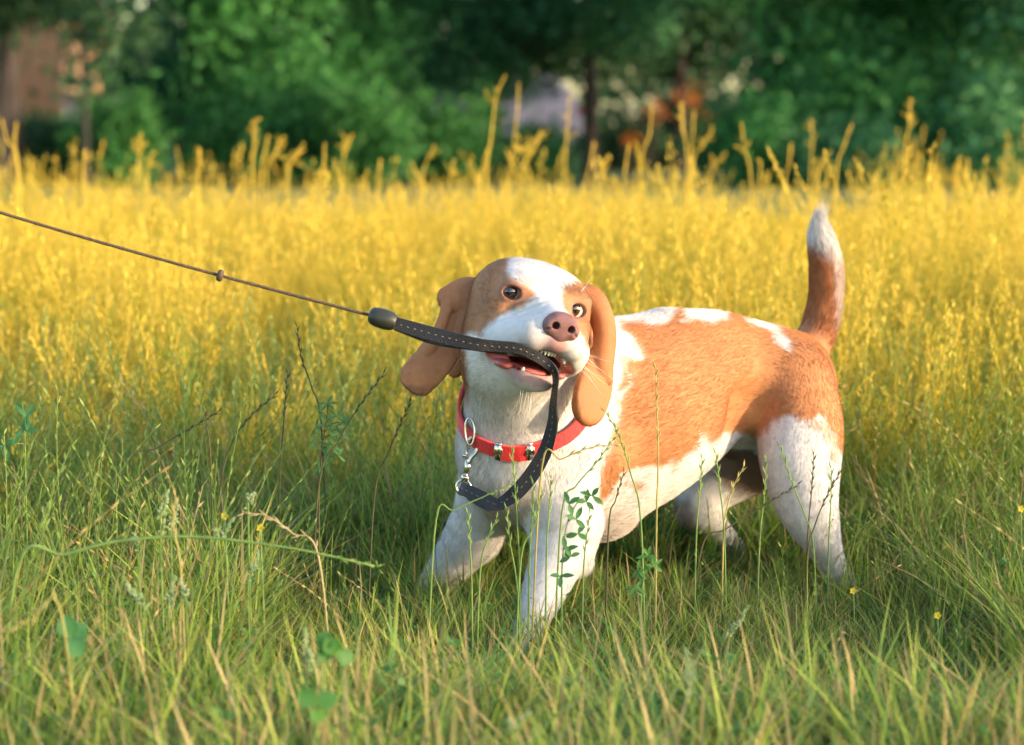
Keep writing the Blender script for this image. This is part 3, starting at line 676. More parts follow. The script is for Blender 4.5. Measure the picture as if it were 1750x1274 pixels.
HL = HL * (1 - .45 * nearhead * (ql < 4)) * np.where((ql == 4) & (hq[:, 1] > .06), .62, 1) * rng.uniform(.65, 1.15, NH)
eyed = np.minimum(np.linalg.norm(hp - EYEC[-1], axis=1), np.linalg.norm(hp - EYEC[1], axis=1)); HL = HL * np.clip((eyed - .010) / .012, .3, 1)
lift = rng.uniform(.12, .34, NH) * np.where(ql == 5, .55, np.where(ql == 4, .8, 1))
hs_ = hp - hf * ((hp * hf).sum(1) * .88)[:, None]
strk = vnoise(hs_, 520, 41) * .20 + vnoise(hs_, 210, 42) * .12 + vnoise(hp, 120, 43) * .07
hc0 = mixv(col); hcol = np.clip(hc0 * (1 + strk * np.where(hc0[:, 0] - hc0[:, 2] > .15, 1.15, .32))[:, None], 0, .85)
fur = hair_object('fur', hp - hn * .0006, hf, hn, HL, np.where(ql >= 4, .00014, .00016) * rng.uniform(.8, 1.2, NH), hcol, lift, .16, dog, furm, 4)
# longer tuft at the tail tip
tt0 = P(1399, 380, 3.05); nt_ = 260
rt_ = tt0 + rng.normal(0, .0035, (nt_, 3)) + np.outer(rng.uniform(-.012, .004, nt_), [0, 0, 1.]); dt_ = np.tile([.12, 0, 1.0], (nt_, 1)) + rng.normal(0, .13, (nt_, 3)); dt_ /= np.linalg.norm(dt_, axis=1, keepdims=True)
hair_object('tail_tuft', rt_, dt_, np.tile([.6, -.5, .1], (nt_, 1)), rng.uniform(.012, .026, nt_), np.full(nt_, .00018), np.tile(WHITE, (nt_, 1)), np.full(nt_, .3), .1, dog, furm)
# whiskers
wr, wd, wl = [], [], []
for s in (-1, 1):
    for k in range(11):
        wr.append(L(s * random.uniform(.034, .042), random.uniform(.06, .085), random.uniform(-.034, -.018))); d = HR * s * 1.0 + HF * random.uniform(-.5, .1) - HU * random.uniform(-.1, .75); wd.append(d / np.linalg.norm(d)); wl.append(random.uniform(.025, .055))
    for k in range(3):
        wr.append(L(s * .030, .060, .042)); d = HR * s * random.uniform(.1, .5) + HU + HF * random.uniform(-.2, .5); wd.append(d / np.linalg.norm(d)); wl.append(random.uniform(.015, .03))
for k in range(6):
    wr.append(L(random.uniform(-.012, .012), .08, -.076)); d = -HU + HR * random.uniform(-.4, .4) + HF * .3; wd.append(d / np.linalg.norm(d)); wl.append(random.uniform(.012, .025))
wr, wd, wl = map(np.array, (wr, wd, wl))
hair_object('whiskers', wr, wd, np.tile(-HU, (len(wr), 1)), wl, np.full(len(wr), .00022), np.tile([.8, .76, .7], (len(wr), 1)), np.full(len(wr), .25), .2, dog, furm, 7)

# nose
NP = [ell(L(0, .1170, .0035), (.0190, .0130, .0150), HR_M, .004), cone(L(-.006, .1225, .009), L(.006, .1225, .009), .0068, .0068, .006)]
for s in (-1, 1):
    NP += [ell(L(s * .0122, .1205, .0002), (.0085, .0095, .0095), HR_M, .004)]
NP += [ell(L(0, .1180, -.0070), (.0100, .0095, .0090), HR_M, .006)]
for s in (-1, 1):
    NP += [cone(L(s * .0098, .1345, .0020), L(s * .0072, .1190, .0045), .0042, .0036, .0016, sub=True), cone(L(s * .0125, .1325, -.0005), L(s * .0190, .1250, -.0045), .0021, .0014, .0014, sub=True)]
NP += [cone(L(0, .1300, -.0165), L(0, .1315, -.0015), .0011, .0008, .0012, sub=True)]
NV, NQ = isosurface(NP, .00065)
nm, t, b = mat_base('nose_leather')
vo = N(t, 'ShaderNodeTexVoronoi'); vo.inputs['Scale'].default_value = 900; n2 = N(t, 'ShaderNodeTexNoise'); n2.inputs['Scale'].default_value = 120
t.links.new(ramp(t, n2.outputs['Fac'], [(.3, (.15, .062, .065)), (.7, (.25, .115, .11))]), b.inputs['Base Color'])
bp = N(t, 'ShaderNodeBump'); bp.inputs['Distance'].default_value = .0004; bp.inputs['Strength'].default_value = .7; t.links.new(vo.outputs['Distance'], bp.inputs['Height']); t.links.new(bp.outputs[0], b.inputs['Normal'])
b.inputs['Roughness'].default_value = .38
link('nose', mesh_np('nose', NV, NQ, nm), dog)

# eyes
em, t, b = mat_base('eye')
tc = N(t, 'ShaderNodeTexCoord'); sx = N(t, 'ShaderNodeSeparateXYZ'); t.links.new(tc.outputs['Object'], sx.inputs[0])
cx = N(t, 'ShaderNodeCombineXYZ'); t.links.new(sx.outputs[0], cx.inputs[0]); t.links.new(sx.outputs[1], cx.inputs[1])
ln = N(t, 'ShaderNodeVectorMath', operation='LENGTH'); t.links.new(cx.outputs[0], ln.inputs[0])
dv = N(t, 'ShaderNodeMath', operation='DIVIDE'); dv.inputs[1].default_value = ER; t.links.new(ln.outputs['Value'], dv.inputs[0])
t.links.new(ramp(t, dv.outputs[0], [(0, (.004, .004, .006)), (.50, (.005, .004, .005)), (.54, (.055, .022, .010)), (.72, (.060, .028, .014)), (.77, (.02, .009, .007)), (.82, (.50, .45, .46)), (1, (.48, .34, .33))]), b.inputs['Base Color'])
b.inputs['Roughness'].default_value = .08; b.inputs['Coat Weight'].default_value = 1; b.inputs['Coat Roughness'].default_value = .02; b.inputs['Specular IOR Level'].default_value = .7
for s in (-1, 1):
    V = []; F = []; nu, nv = 32, 20
    for j in range(nv + 1):
        a = math.pi * j / nv; bul = 1 + .06 * math.exp(-(a / .55) ** 2)
        for i in range(nu): V.append((ER * bul * math.sin(a) * math.cos(2 * math.pi * i / nu), ER * bul * math.sin(a) * math.sin(2 * math.pi * i / nu), ER * bul * math.cos(a)))
    for j in range(nv):
        for i in range(nu): F.append((j * nu + i, (j + 1) * nu + i, (j + 1) * nu + (i + 1) % nu, j * nu + (i + 1) % nu))
    o = bpy.data.objects.new('eye', mesh_np('eye', V, F, em)); C.objects.link(o); o.parent = dog
    o.matrix_parent_inverse = Matrix.Translation(-dog.location); o.location = tuple(EYEC[s])
    g = HF - HR * (.50 if s < 0 else .55) + HU * .06
    o.rotation_euler = Vector(g).to_track_quat('Z', 'Y').to_euler()

# teeth and tongue
tm = noisy('tooth', (.62, .58, .45), (.74, .70, .60), 300, .25)
def tooth(u, f, w, ln_, r, dn=-1, tilt=0):
    m = MB(); base = L(u, f, w); d = HU * dn + HF * .15 + HR * tilt; pts = [base + d * ln_ * t_ for t_ in (0, .35, .7, .92, 1)]
    m.tube(pts, [r, r * .98, r * .75, r * .45, r * .1], 8); link('tooth', m.mesh('tooth', tm), dog)
for k in range(6): tooth(-.0130 + k * .0040, .1070 - .0006 * (k - 2.5) ** 2, -.0262, .0052, .0019)
tooth(-.0225, .102, -.0275, .0075, .0026); tooth(.0190, .103, -.0275, .0080, .0027)
for s in (-1, 1):
    for k in range(2): tooth(s * (.027 + .004 * k), .086 - .010 * k, -.0335 - .003 * k, .0035, .0024)
for k in range(4): tooth(-.010 + k * .0052, .087, -.0600, .0058, .0018, 1)
tooth(-.0165, .083, -.0590, .0085, .0026, 1); tooth(.0165, .083, -.0590, .0085, .0026, 1)
gm = noisy('tongue_flesh', (.38, .085, .090), (.54, .15, .15), 160, .3, .4, dist=.0008)
TV, TQ = isosurface([ell(L(-.004, .046, -.0540), (.026, .036, .0055), HR_M, .004), ell(L(-.032, .060, -.0545), (.011, .014, .0055), HR_M, .006), ell(L(.030, .058, -.0515), (.009, .014, .005), HR_M, .006)], .001)
link('tongue', mesh_np('tongue', TV, TQ, gm), dog)
# ---------------------------------------------------------------- red collar
def surfY(x, y, r=7):
    fx, fy = vproj(BV)
    m = (np.abs(fx - x) < r) & (np.abs(fy - y) < r)
    return BV[m, 1].min() if m.any() else 2.7
neckprims = [p for p in prims if p.g in ('neck', 'body', 'leg')]
webm, t, b = mat_base('red_webbing')
tc = N(t, 'ShaderNodeTexCoord'); wv = N(t, 'ShaderNodeTexVoronoi'); wv.inputs['Scale'].default_value = 700; t.links.new(tc.outputs['Object'], wv.inputs['Vector'])
t.links.new(ramp(t, wv.outputs['Distance'], [(0, (.85, .012, .016)), (1, (.60, .004, .008))]), b.inputs['Base Color']); b.inputs['Roughness'].default_value = .7; b.inputs['Sheen Weight'].default_value = .3
bp = N(t, 'ShaderNodeBump'); bp.inputs['Distance'].default_value = .0006; t.links.new(wv.outputs['Distance'], bp.inputs['Height']); t.links.new(bp.outputs[0], b.inputs['Normal'])
metal = noisy('polished_metal', (.55, .50, .42), (.70, .66, .58), 60, .22, .1, 1.0, dist=.0004)
pl, pr, pf = P(785, 660, 2.765), P(978, 630, 2.785), P(862, 772, 2.668)
cc = (pl + pr) / 2; pn = np.cross(pr - pl, pf - pl); pn /= np.linalg.norm(pn); pn = pn if pn[2] > 0 else -pn
e1 = pr - pl; e1 -= pn * (e1 @ pn); e1 /= np.linalg.norm(e1); e2 = np.cross(pn, e1)
ts = np.linspace(.02, .14, 240); cp_, cw = [], []
NCOL = 72
for k in range(NCOL + 1):
    a = 2 * math.pi * k / NCOL; d = e1 * math.cos(a) + e2 * math.sin(a)
    f = field(neckprims, cc + d * ts[:, None]); i = np.nonzero(f > 0)[0]; tt_ = min(ts[i[0]] if len(i) else .14, .140 if d[1] < -.25 else .098)
    pt = cc + d * (tt_ + .0065); g = []
    for ax in np.eye(3): g.append(field(neckprims, np.array([pt + ax * .002]))[0] - field(neckprims, np.array([pt - ax * .002]))[0])
    g = np.array(g); g /= np.linalg.norm(g) + 1e-9; wdv = pn - g * (pn @ g) * .55; cp_.append(pt); cw.append(wdv / np.linalg.norm(wdv))
collar = empty('dog_collar', cc, 'red webbing collar around the beagle neck with metal sliders and ring', 'collar')
m = MB(); m.ribbon(cp_, cw, .0168, .0030); link('webbing', m.mesh('webbing', webm, False), collar)
def colidx(x): 
    q_ = [proj(p)[0] for p in cp_]; return min(range(len(cp_)), key=lambda i: abs(q_[i] - x) + (1000 if cp_[i][1] > 2.73 else 0))
def slider(x, wd_, th=.0046, tall=.0205):
    i = colidx(x); p = cp_[i]; t_ = cp_[(i + 1) % NCOL] - cp_[i - 1]; t_ = t_ / np.linalg.norm(t_); wv_ = cw[i] - t_ * (cw[i] @ t_); wv_ /= np.linalg.norm(wv_); nn = np.cross(t_, wv_)
    if nn @ (p - cc) < 0: nn = -nn
    m = MB(); h = tall / 2
    for s_ in (-1, 1):
        m.tube([p + t_ * s_ * wd_ + wv_ * h + nn * .001, p + t_ * s_ * wd_ * 1.05 + nn * .0048, p + t_ * s_ * wd_ - wv_ * h + nn * .001], .0014, 8)
        m.tube([p + t_ * -wd_ + wv_ * s_ * h + nn * .0015, p + t_ * wd_ + wv_ * s_ * h + nn * .0015], .0014, 8)
    V = [p + t_ * a_ * wd_ * .9 + wv_ * b_ * h * .92 + nn * (c_ * .0012 + .0036) for a_ in (-1, 1) for b_ in (-1, 1) for c_ in (-1, 1)]
    m.add(V, [(0, 1, 3, 2), (4, 6, 7, 5), (0, 4, 5, 1), (2, 3, 7, 6), (0, 2, 6, 4), (1, 5, 7, 3)])
    return m
link('buckle', slider(848, .0034).mesh('buckle', metal), collar)
link('slider', slider(912, .0038, tall=.0198).mesh('slider', metal), collar)
# overlapping second layer of webbing between the sliders
i0, i1 = sorted((colidx(848), colidx(925)))
lay = [cp_[i] + (cp_[i] - cc) / np.linalg.norm(cp_[i] - cc) * .0028 for i in range(i0, i1 + 1)]
m = MB(); m.ribbon(lay, cw[i0:i1 + 1], .0188, .0026); link('webbing_end', m.mesh('webbing_end', webm, False), collar)
ir = colidx(806); rp = cp_[ir]; od = (rp - cc) / np.linalg.norm(rp - cc)
def ring(c, ax, ay, ra, rb, r, n=28, a0=0, a1=2 * math.pi):
    return [c + ax * ra * math.cos(a0 + (a1 - a0) * k / n) + ay * rb * math.sin(a0 + (a1 - a0) * k / n) for k in range(n + 1)], r
DN = np.array([0, 0, -1.0])
rc = P(803, 738, min(surfY(803, 738), 2.74) - .010)
pts_, r_ = ring(rc, np.array([.8, -.3, -.2]) / .88, -UPV, .0058, .0150, .0014)
m = MB(); m.tube(pts_, r_, 8, False); link('ring', m.mesh('ring', metal), collar)
# ---------------------------------------------------------------- leash: braided cord, stopper, ferrule, webbing loop, snap hook
leash = empty('leash', P(840, 600, 2.53), 'black dog leash stretched to the left, its stitched loop held in the beagle teeth', 'leash')
cordm = noisy('cord_fibre', (.030, .020, .014), (.12, .080, .050), 500, .8, .4, dist=.0005)
rubm = noisy('ferrule_rubber', (.018, .020, .016), (.035, .037, .028), 60, .42, .1, dist=.0004)
strapm, t, b = mat_base('black_webbing')
tc = N(t, 'ShaderNodeTexCoord'); wv = N(t, 'ShaderNodeTexVoronoi'); wv.inputs['Scale'].default_value = 900; t.links.new(tc.outputs['Object'], wv.inputs['Vector'])
t.links.new(ramp(t, wv.outputs['Distance'], [(0, (.022, .022, .030)), (1, (.010, .010, .016))]), b.inputs['Base Color']); b.inputs['Roughness'].default_value = .55
bp = N(t, 'ShaderNodeBump'); bp.inputs['Distance'].default_value = .0005; t.links.new(wv.outputs['Distance'], bp.inputs['Height']); t.links.new(bp.outputs[0], b.inputs['Normal'])
thread = noisy('stitch_thread', (.20, .17, .14), (.32, .28, .23), 300, .8)
A_, B_ = P(-700, 128, 2.47), P(640, 541, 2.545)
K = [A_ + (B_ - A_) * s_ + np.array([0, 0, -.012 * math.sin(math.pi * s_)]) for s_ in np.linspace(0, 1, 60)]
Ks = spline(K, 14)
for sgn in range(3):
    pts_ = []
    for i, p in enumerate(Ks):
        an = i * .62 + sgn * 2.094; pts_.append(p + UPV * .00085 * math.cos(an) + FWD * .00085 * math.sin(an))
    m = MB(); m.tube(pts_, .00105, 6); link('cord_strand', m.mesh('cord_strand', cordm), leash)
kp = min(K, key=lambda p: abs(proj(p)[0] - 368)); kd = (B_ - A_) / np.linalg.norm(B_ - A_)
m = MB(); m.tube([kp - kd * .0036, kp - kd * .0030, kp - kd * .0012, kp + kd * .0012, kp + kd * .0030, kp + kd * .0036], [.0030, .0052, .0064, .0064, .0052, .0030], 18)
o = link('stopper', m.mesh('stopper', cordm), leash)
ff0, ff1 = P(630, 538, 2.545), P(677, 552, 2.543)
fd = ff1 - ff0; prof_ = [(0, .004), (.04, .0068), (.14, .0094), (.35, .0106), (.6, .0108), (.82, .0100), (.94, .0082), (1, .0074)]
m = MB(); m.tube([ff0 + fd * a_ for a_, _ in prof_], [r_ for _, r_ in prof_], 24); link('ferrule', m.mesh('ferrule', rubm), leash)
def strap(pts, name, n=8):
    """pts: (px, py, Y, width px, roll)  roll 0 = flat to the camera, in radians"""
    S = spline(pts, n); c3 = [P(*s_[:3]) for s_ in S]; W_ = [RP(s_[3] * .9, s_[2]) for s_ in S]; wd = []
    for i in range(len(c3)):
        t_ = c3[min(i + 1, len(c3) - 1)] - c3[max(i - 1, 0)]; t_ /= np.linalg.norm(t_)
        a_ = np.cross(t_, FWD); a_ /= np.linalg.norm(a_) + 1e-9; b_ = np.cross(t_, a_)
        wd.append(a_ * math.cos(S[i][4]) + b_ * math.sin(S[i][4]))
    m = MB(); m.ribbon(c3, wd, W_, .0022); return m, c3, wd
def strap_obj(pts, n=8, stitch=True):
    m, c3, wd = strap(pts, 'x', n); o = link('webbing', m.mesh('webbing', strapm, False), leash)
    if stitch:
        m = MB()
        L_ = [0]
        for i in range(1, len(c3)): L_.append(L_[-1] + np.linalg.norm(c3[i] - c3[i - 1]))
        s_ = .004
        while s_ < L_[-1] - .004:
            i = max(j for j in range(len(L_)) if L_[j] <= s_); i = min(i, len(c3) - 2); f = (s_ - L_[i]) / (L_[i + 1] - L_[i] + 1e-9)
            p = c3[i] + (c3[i + 1] - c3[i]) * f; t_ = (c3[i + 1] - c3[i]); t_ /= np.linalg.norm(t_); w_ = wd[i] - t_ * (wd[i] @ t_); w_ /= np.linalg.norm(w_); nn = np.cross(t_, w_)
            for sd in (-1, 1):
                q0 = p + nn * sd * .0013; m.tube([q0 - t_ * .0013, q0, q0 + t_ * .0013], [.0003, .0004, .0003], 5)
            s_ += .0076
        link('stitching', m.mesh('stitching', thread), o)
    return c3
mouthY = HO[1] - .088
def sy(x, y, off=.010, cap=9): return min(surfY(x, y, 10) - off, cap)
strap_obj([(668, 550, 2.543, 22, 0), (700, 560, 2.540, 25, .1), (755, 575, 2.535, 26, .15), (812, 588, 2.53, 24, .35), (850, 592, 2.532, 22, .45), (884, 595, 2.533, 21, .45), (908, 605, 2.539, 20, .3), (930, 618, 2.545, 19, .2), (946, 634, 2.549, 19, .7),
           (949, 655, mouthY - .006, 21, 1.2), (946, 690, sy(946, 690, .012, 2.60), 22, 1.05), (944, 728, sy(944, 728, .014, 2.61), 24, .6), (930, 775, sy(930, 775, .012, 2.62), 27, .2), (906, 815, sy(906, 815, .012, 2.625), 29, .05), (878, 846, sy(878, 846, .012, 2.63), 28, .1), (850, 864, sy(850, 864, .012, 2.64), 20, .5)], 8)
strap_obj([(862, 864, sy(855, 864, .0155, 2.64), 16, .5), (845, 862, sy(845, 862, .014, 2.64), 24, .1), (820, 850, sy(820, 850, .013, 2.65), 27, 0), (798, 839, sy(798, 839, .012, 2.66), 24, 0), (787, 833, sy(792, 833, .012, 2.67), 22, 0)], 6)
strap_obj([(842, 866, sy(845, 862, .018, 2.64), 25, .1), (822, 854, sy(820, 850, .018, 2.65), 27, 0), (804, 844, sy(798, 839, .017, 2.66), 25, 0)], 6, False)
# second layer of the loop running beside the first, from the ferrule into the mouth
strap_obj([(676, 556, 2.551, 20, 0), (740, 580, 2.548, 20, .3), (812, 593, 2.545, 16, .5), (860, 600, 2.548, 15, .5), (905, 608, mouthY + .006, 13, .3), (938, 624, mouthY + .006, 12, .2)], 6, False)
hy = sy(800, 800, .012, 2.70)
m = MB()
hk = [(801, 768), (800, 758), (806, 748), (814, 750), (818, 760), (815, 772), (806, 782), (801, 792)]
hp_ = spline([P(x, y, hy - .002) for x, y in hk], 5); m.tube(hp_, [.0018 + .0014 * i / (len(hp_) - 1) for i in range(len(hp_))], 10)
m.tube([P(801, 788, hy), P(799, 800, hy), P(796, 814, hy)], [.0042, .0036, .0030], 12)
m.tube([P(798, 768, hy - .001), P(797, 785, hy - .001)], .0013, 8); m.tube([P(791, 779, hy - .001), P(798, 779, hy - .001)], [.0024, .0016], 10)
link('snap_hook', m.mesh('snap_hook', metal), leash)
m = MB(); m.tube([P(796, 812, hy), P(795.5, 815, hy), P(795, 818, hy), P(794.5, 821, hy)], [.0040, .0052, .0052, .0040], 16)
pts_, r_ = ring(P(792, 833, hy), RTV, UPV, .0080, .0085, .0016, 24); m.tube(pts_, r_, 8, False); link('swivel', m.mesh('swivel', metal), leash)
# ---------------------------------------------------------------- meadow grass: tufts scattered by geometry nodes
def grass_mat(name, base, mid, top, z0, z1, trans=.35, rough=.55, var=.35):
    m, t, b = mat_base(name)
    tc = N(t, 'ShaderNodeTexCoord'); sx = N(t, 'ShaderNodeSeparateXYZ'); t.links.new(tc.outputs['Object'], sx.inputs[0])
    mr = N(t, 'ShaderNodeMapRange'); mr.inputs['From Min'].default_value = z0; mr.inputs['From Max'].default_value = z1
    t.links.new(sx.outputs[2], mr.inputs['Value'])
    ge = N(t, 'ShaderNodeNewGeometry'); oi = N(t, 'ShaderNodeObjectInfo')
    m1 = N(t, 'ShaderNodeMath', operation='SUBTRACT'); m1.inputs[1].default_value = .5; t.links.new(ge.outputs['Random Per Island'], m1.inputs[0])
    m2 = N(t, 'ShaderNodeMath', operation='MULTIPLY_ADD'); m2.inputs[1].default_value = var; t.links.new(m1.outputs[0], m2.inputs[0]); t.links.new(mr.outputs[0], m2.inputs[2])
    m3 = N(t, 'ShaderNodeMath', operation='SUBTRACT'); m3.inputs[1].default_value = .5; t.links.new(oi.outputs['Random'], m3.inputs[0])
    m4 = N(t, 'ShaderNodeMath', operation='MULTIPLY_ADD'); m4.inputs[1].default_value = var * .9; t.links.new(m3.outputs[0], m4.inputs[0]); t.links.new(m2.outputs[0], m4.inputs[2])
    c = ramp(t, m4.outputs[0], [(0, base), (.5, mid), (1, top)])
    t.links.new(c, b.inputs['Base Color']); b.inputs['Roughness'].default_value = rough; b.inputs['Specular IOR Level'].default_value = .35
    tr = N(t, 'ShaderNodeBsdfTranslucent'); ms = N(t, 'ShaderNodeMixShader'); ms.inputs[0].default_value = trans
    t.links.new(c, tr.inputs[0]); t.links.new(b.outputs[0], ms.inputs[1]); t.links.new(tr.outputs[0], ms.inputs[2]); t.links.new(ms.outputs[0], t.nodes['Material Output'].inputs[0])
    return m
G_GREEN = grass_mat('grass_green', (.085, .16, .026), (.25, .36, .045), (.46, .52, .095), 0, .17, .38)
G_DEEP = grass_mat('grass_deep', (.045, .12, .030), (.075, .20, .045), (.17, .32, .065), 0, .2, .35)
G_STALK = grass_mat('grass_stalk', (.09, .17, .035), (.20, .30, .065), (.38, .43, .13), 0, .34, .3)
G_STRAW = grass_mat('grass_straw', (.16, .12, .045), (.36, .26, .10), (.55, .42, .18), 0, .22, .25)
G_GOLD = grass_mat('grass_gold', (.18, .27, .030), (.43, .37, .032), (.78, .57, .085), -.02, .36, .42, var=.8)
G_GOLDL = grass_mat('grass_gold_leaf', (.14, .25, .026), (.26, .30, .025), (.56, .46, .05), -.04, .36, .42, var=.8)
class Tuft:
    """quads for blades and stalks, gathered per material"""
    def __init__(s): s.V = []; s.F = []; s.M = []
    def quadstrip(s, c, w, mi):
        b = len(s.V)
        for p, v in zip(c, w): s.V.append(p - v); s.V.append(p + v)
        for i in range(len(c) - 1): s.F.append((b + 2 * i, b + 2 * i + 1, b + 2 * i + 3, b + 2 * i + 2)); s.M.append(mi)
    def blade(s, x, y, h, wd, az, bend, mi, seg=4, z0=-.01):
        d = np.array([math.cos(az), math.sin(az), 0]); sd = np.array([-d[1], d[0], 0]); tw = random.uniform(-.8, .8); c = []; w = []
        for i in range(seg + 1):
            t_ = i / seg; a = bend * t_; c.append(np.array([x, y, z0]) + d * h * (math.sin(a) * t_ * .85 + .06 * t_) + np.array([0, 0, h * t_ * (1 - .35 * (1 - math.cos(a)))]))
            k = (1 - t_) ** .6 if t_ > .25 else .8 + .8 * t_; an = tw * t_
            w.append((sd * math.cos(an) + d * math.sin(an)) * wd * .5 * max(k, .04))
        s.quadstrip(c, w, mi)
    def stem(s, pts, r0, r1, mi):
        n = len(pts); c = pts
        for ax in ((1, 0, 0), (0, 1, 0)):
            v = np.array(ax, float); s.quadstrip(c, [v * (r0 + (r1 - r0) * i / (n - 1)) for i in range(n)], mi)
    def leaflet(s, p, d, ln, wd, mi):
        d = np.array(d, float); d /= np.linalg.norm(d) + 1e-9; u = np.cross(d, [random.uniform(-1, 1), random.uniform(-1, 1), random.uniform(-1, 1)]); u /= np.linalg.norm(u) + 1e-9
        b = len(s.V); nn = np.cross(d, u)
        s.V += [p, p + d * ln * .45 + u * wd * .5 + nn * wd * .1, p + d * ln, p + d * ln * .45 - u * wd * .5 + nn * wd * .1]; s.F.append((b, b + 1, b + 2, b + 3)); s.M.append(mi)
    def rye(s, x, y, h, az, lean, ms, mh, sl=.006, z0=-.01, frac=.42):
        """thin stalk whose upper part carries alternating flat spikelets"""
        d = np.array([math.cos(az), math.sin(az), 0]); P_ = []
        wig = random.uniform(0, 6)
        for i in range(9):
            t_ = i / 8; P_.append(np.array([x, y, z0]) + d * h * lean * t_ ** 1.7 + np.array([.003 * math.sin(wig + 5 * t_), .003 * math.cos(wig + 4 * t_), h * t_ * (1 - .25 * lean * t_)]))
        s.stem(P_, .0008, .0004, ms); pn_ = spline(P_, 3); k0 = int(len(pn_) * (1 - frac)); sd = np.array([-d[1], d[0], 0]); si = 1
        N_ = int(h * frac / .0115)
        for i in range(N_):
            f = k0 + (len(pn_) - 1 - k0) * i / max(1, N_ - 1); a = int(min(f, len(pn_) - 2)); p = pn_[a] + (pn_[a + 1] - pn_[a]) * (f - a); t_ = pn_[a + 1] - pn_[a]; t_ = t_ / np.linalg.norm(t_)
            for _ in range(2): s.leaflet(p, t_ + sd * si * .38 + np.array([random.gauss(0, .08), random.gauss(0, .08), 0]), sl * random.uniform(1.4, 2.0), sl * .38, mh)
            si = -si
    def panicle(s, x, y, h, az, lean, ms, mh, spread=.035, n=26, z0=-.01, sl=.006):
        d = np.array([math.cos(az), math.sin(az), 0]); P_ = [np.array([x, y, z0]) + d * h * lean * (i / 6) ** 1.6 + np.array([0, 0, h * i / 6]) for i in range(7)]
        s.stem(P_, .0009, .0005, ms); 
        for i in range(n):
            f = random.random(); p = P_[-1] - (P_[-1] - P_[-3]) * f; a = random.uniform(0, 6.28); o = np.array([math.cos(a), math.sin(a), .9]) * spread * (.15 + .7 * f) * random.uniform(.3, 1)
            s.leaflet(p + o, (o[0], o[1], .05), sl * random.uniform(1, 1.8), sl * .5, mh)
    def plume(s, x, y, h, az, lean, ms, mh, hl=.07, n=46, z0=-.01, sl=.006, hr=.006):
        """dense cylindrical seed head"""
        d = np.array([math.cos(az), math.sin(az), 0]); P_ = [np.array([x, y, z0]) + d * h * lean * (i / 6) ** 1.8 + np.array([0, 0, h * i / 6]) for i in range(7)]
        s.stem(P_, .0009, .0006, ms); dr = (P_[-1] - P_[-2]); dr /= np.linalg.norm(dr)
        for i in range(n):
            f = random.random(); a = random.uniform(0, 6.28); o = np.array([math.cos(a), math.sin(a), 0]) * hr * math.sin(math.pi * (.12 + .8 * f)) * random.uniform(.5, 1)
            s.leaflet(P_[-1] - dr * hl * (1 - f) + o * .4, dr + o * 60, sl * random.uniform(1, 1.6), sl * .45, mh)
    def mesh(s, name, mats):
        me = mesh_np(name, np.array(s.V), np.array(s.F), None, False)
        for m_ in mats: me.materials.append(m_)
        me.polygons.foreach_set('material_index', np.array(s.M, dtype=np.int32)); return me
U = random.uniform
def tuft_short(tall=1.0, n=46, deep=False):
    s = Tuft()
    for _ in range(n):
        a = U(0, 6.28); r = U(0, .045); s.blade(r * math.cos(a), r * math.sin(a), U(.06, .16) * tall, U(.0018, .0046) * (1.6 if deep else 1), U(0, 6.28), U(.1, 1.5), 3 if random.random() < .23 else (1 if random.random() < .3 else 0))
    return s.mesh('tuft', [G_GREEN, G_DEEP, G_STALK, G_STRAW])
def tuft_stalk(hmin=.16, hmax=.32):
    s = Tuft()
    for _ in range(5):
        a = U(0, 6.28); r = U(0, .05); k = random.random(); x, y = r * math.cos(a), r * math.sin(a)
        if k < .75: s.rye(x, y, U(hmin, hmax), U(0, 6.28), U(.05, .5), 2, 2, sl=U(.0045, .0065))
        elif k < .85: s.rye(x, y, U(hmin, hmax), U(0, 6.28), U(.2, .7), 3, 3)
        else: s.rye(x, y, U(hmin, hmax) * .9, U(0, 6.28), U(.3, .9), 2, 2, sl=U(.004, .006), frac=.3)
    for _ in range(14):
        a = U(0, 6.28); r = U(0, .05); s.blade(r * math.cos(a), r * math.sin(a), U(.08, .20), U(.0016, .0032), U(0, 6.28), U(.1, 1.2), 3 if random.random() < .15 else 0)
    return s.mesh('tuft', [G_GREEN, G_DEEP, G_STALK, G_STRAW])
def tuft_dry():
    s = Tuft()
    for _ in range(16):
        a = U(0, 6.28); r = U(0, .05); s.blade(r * math.cos(a), r * math.sin(a), U(.06, .18), U(.0010, .0022), U(0, 6.28), U(.5, 1.7), 3)
    return s.mesh('tuft', [G_GREEN, G_DEEP, G_STALK, G_STRAW])
def tuft_herb():
    s = Tuft()
    for _ in range(4):
        x, y = U(-.04, .04), U(-.04, .04); h = U(.06, .16); P_ = [np.array([x + U(-.01, .01) * i, y + U(-.01, .01) * i, h * i / 4]) for i in range(5)]; s.stem(P_, .0008, .0005, 1)
        for i in range(1, 5):
            for q_ in range(4): a = U(0, 6.28); s.leaflet(P_[i], (math.cos(a), math.sin(a), U(-.1, .8)), U(.009, .018), U(.005, .009), 1)
    return s.mesh('tuft', [G_GREEN, G_DEEP, G_STALK, G_STRAW])
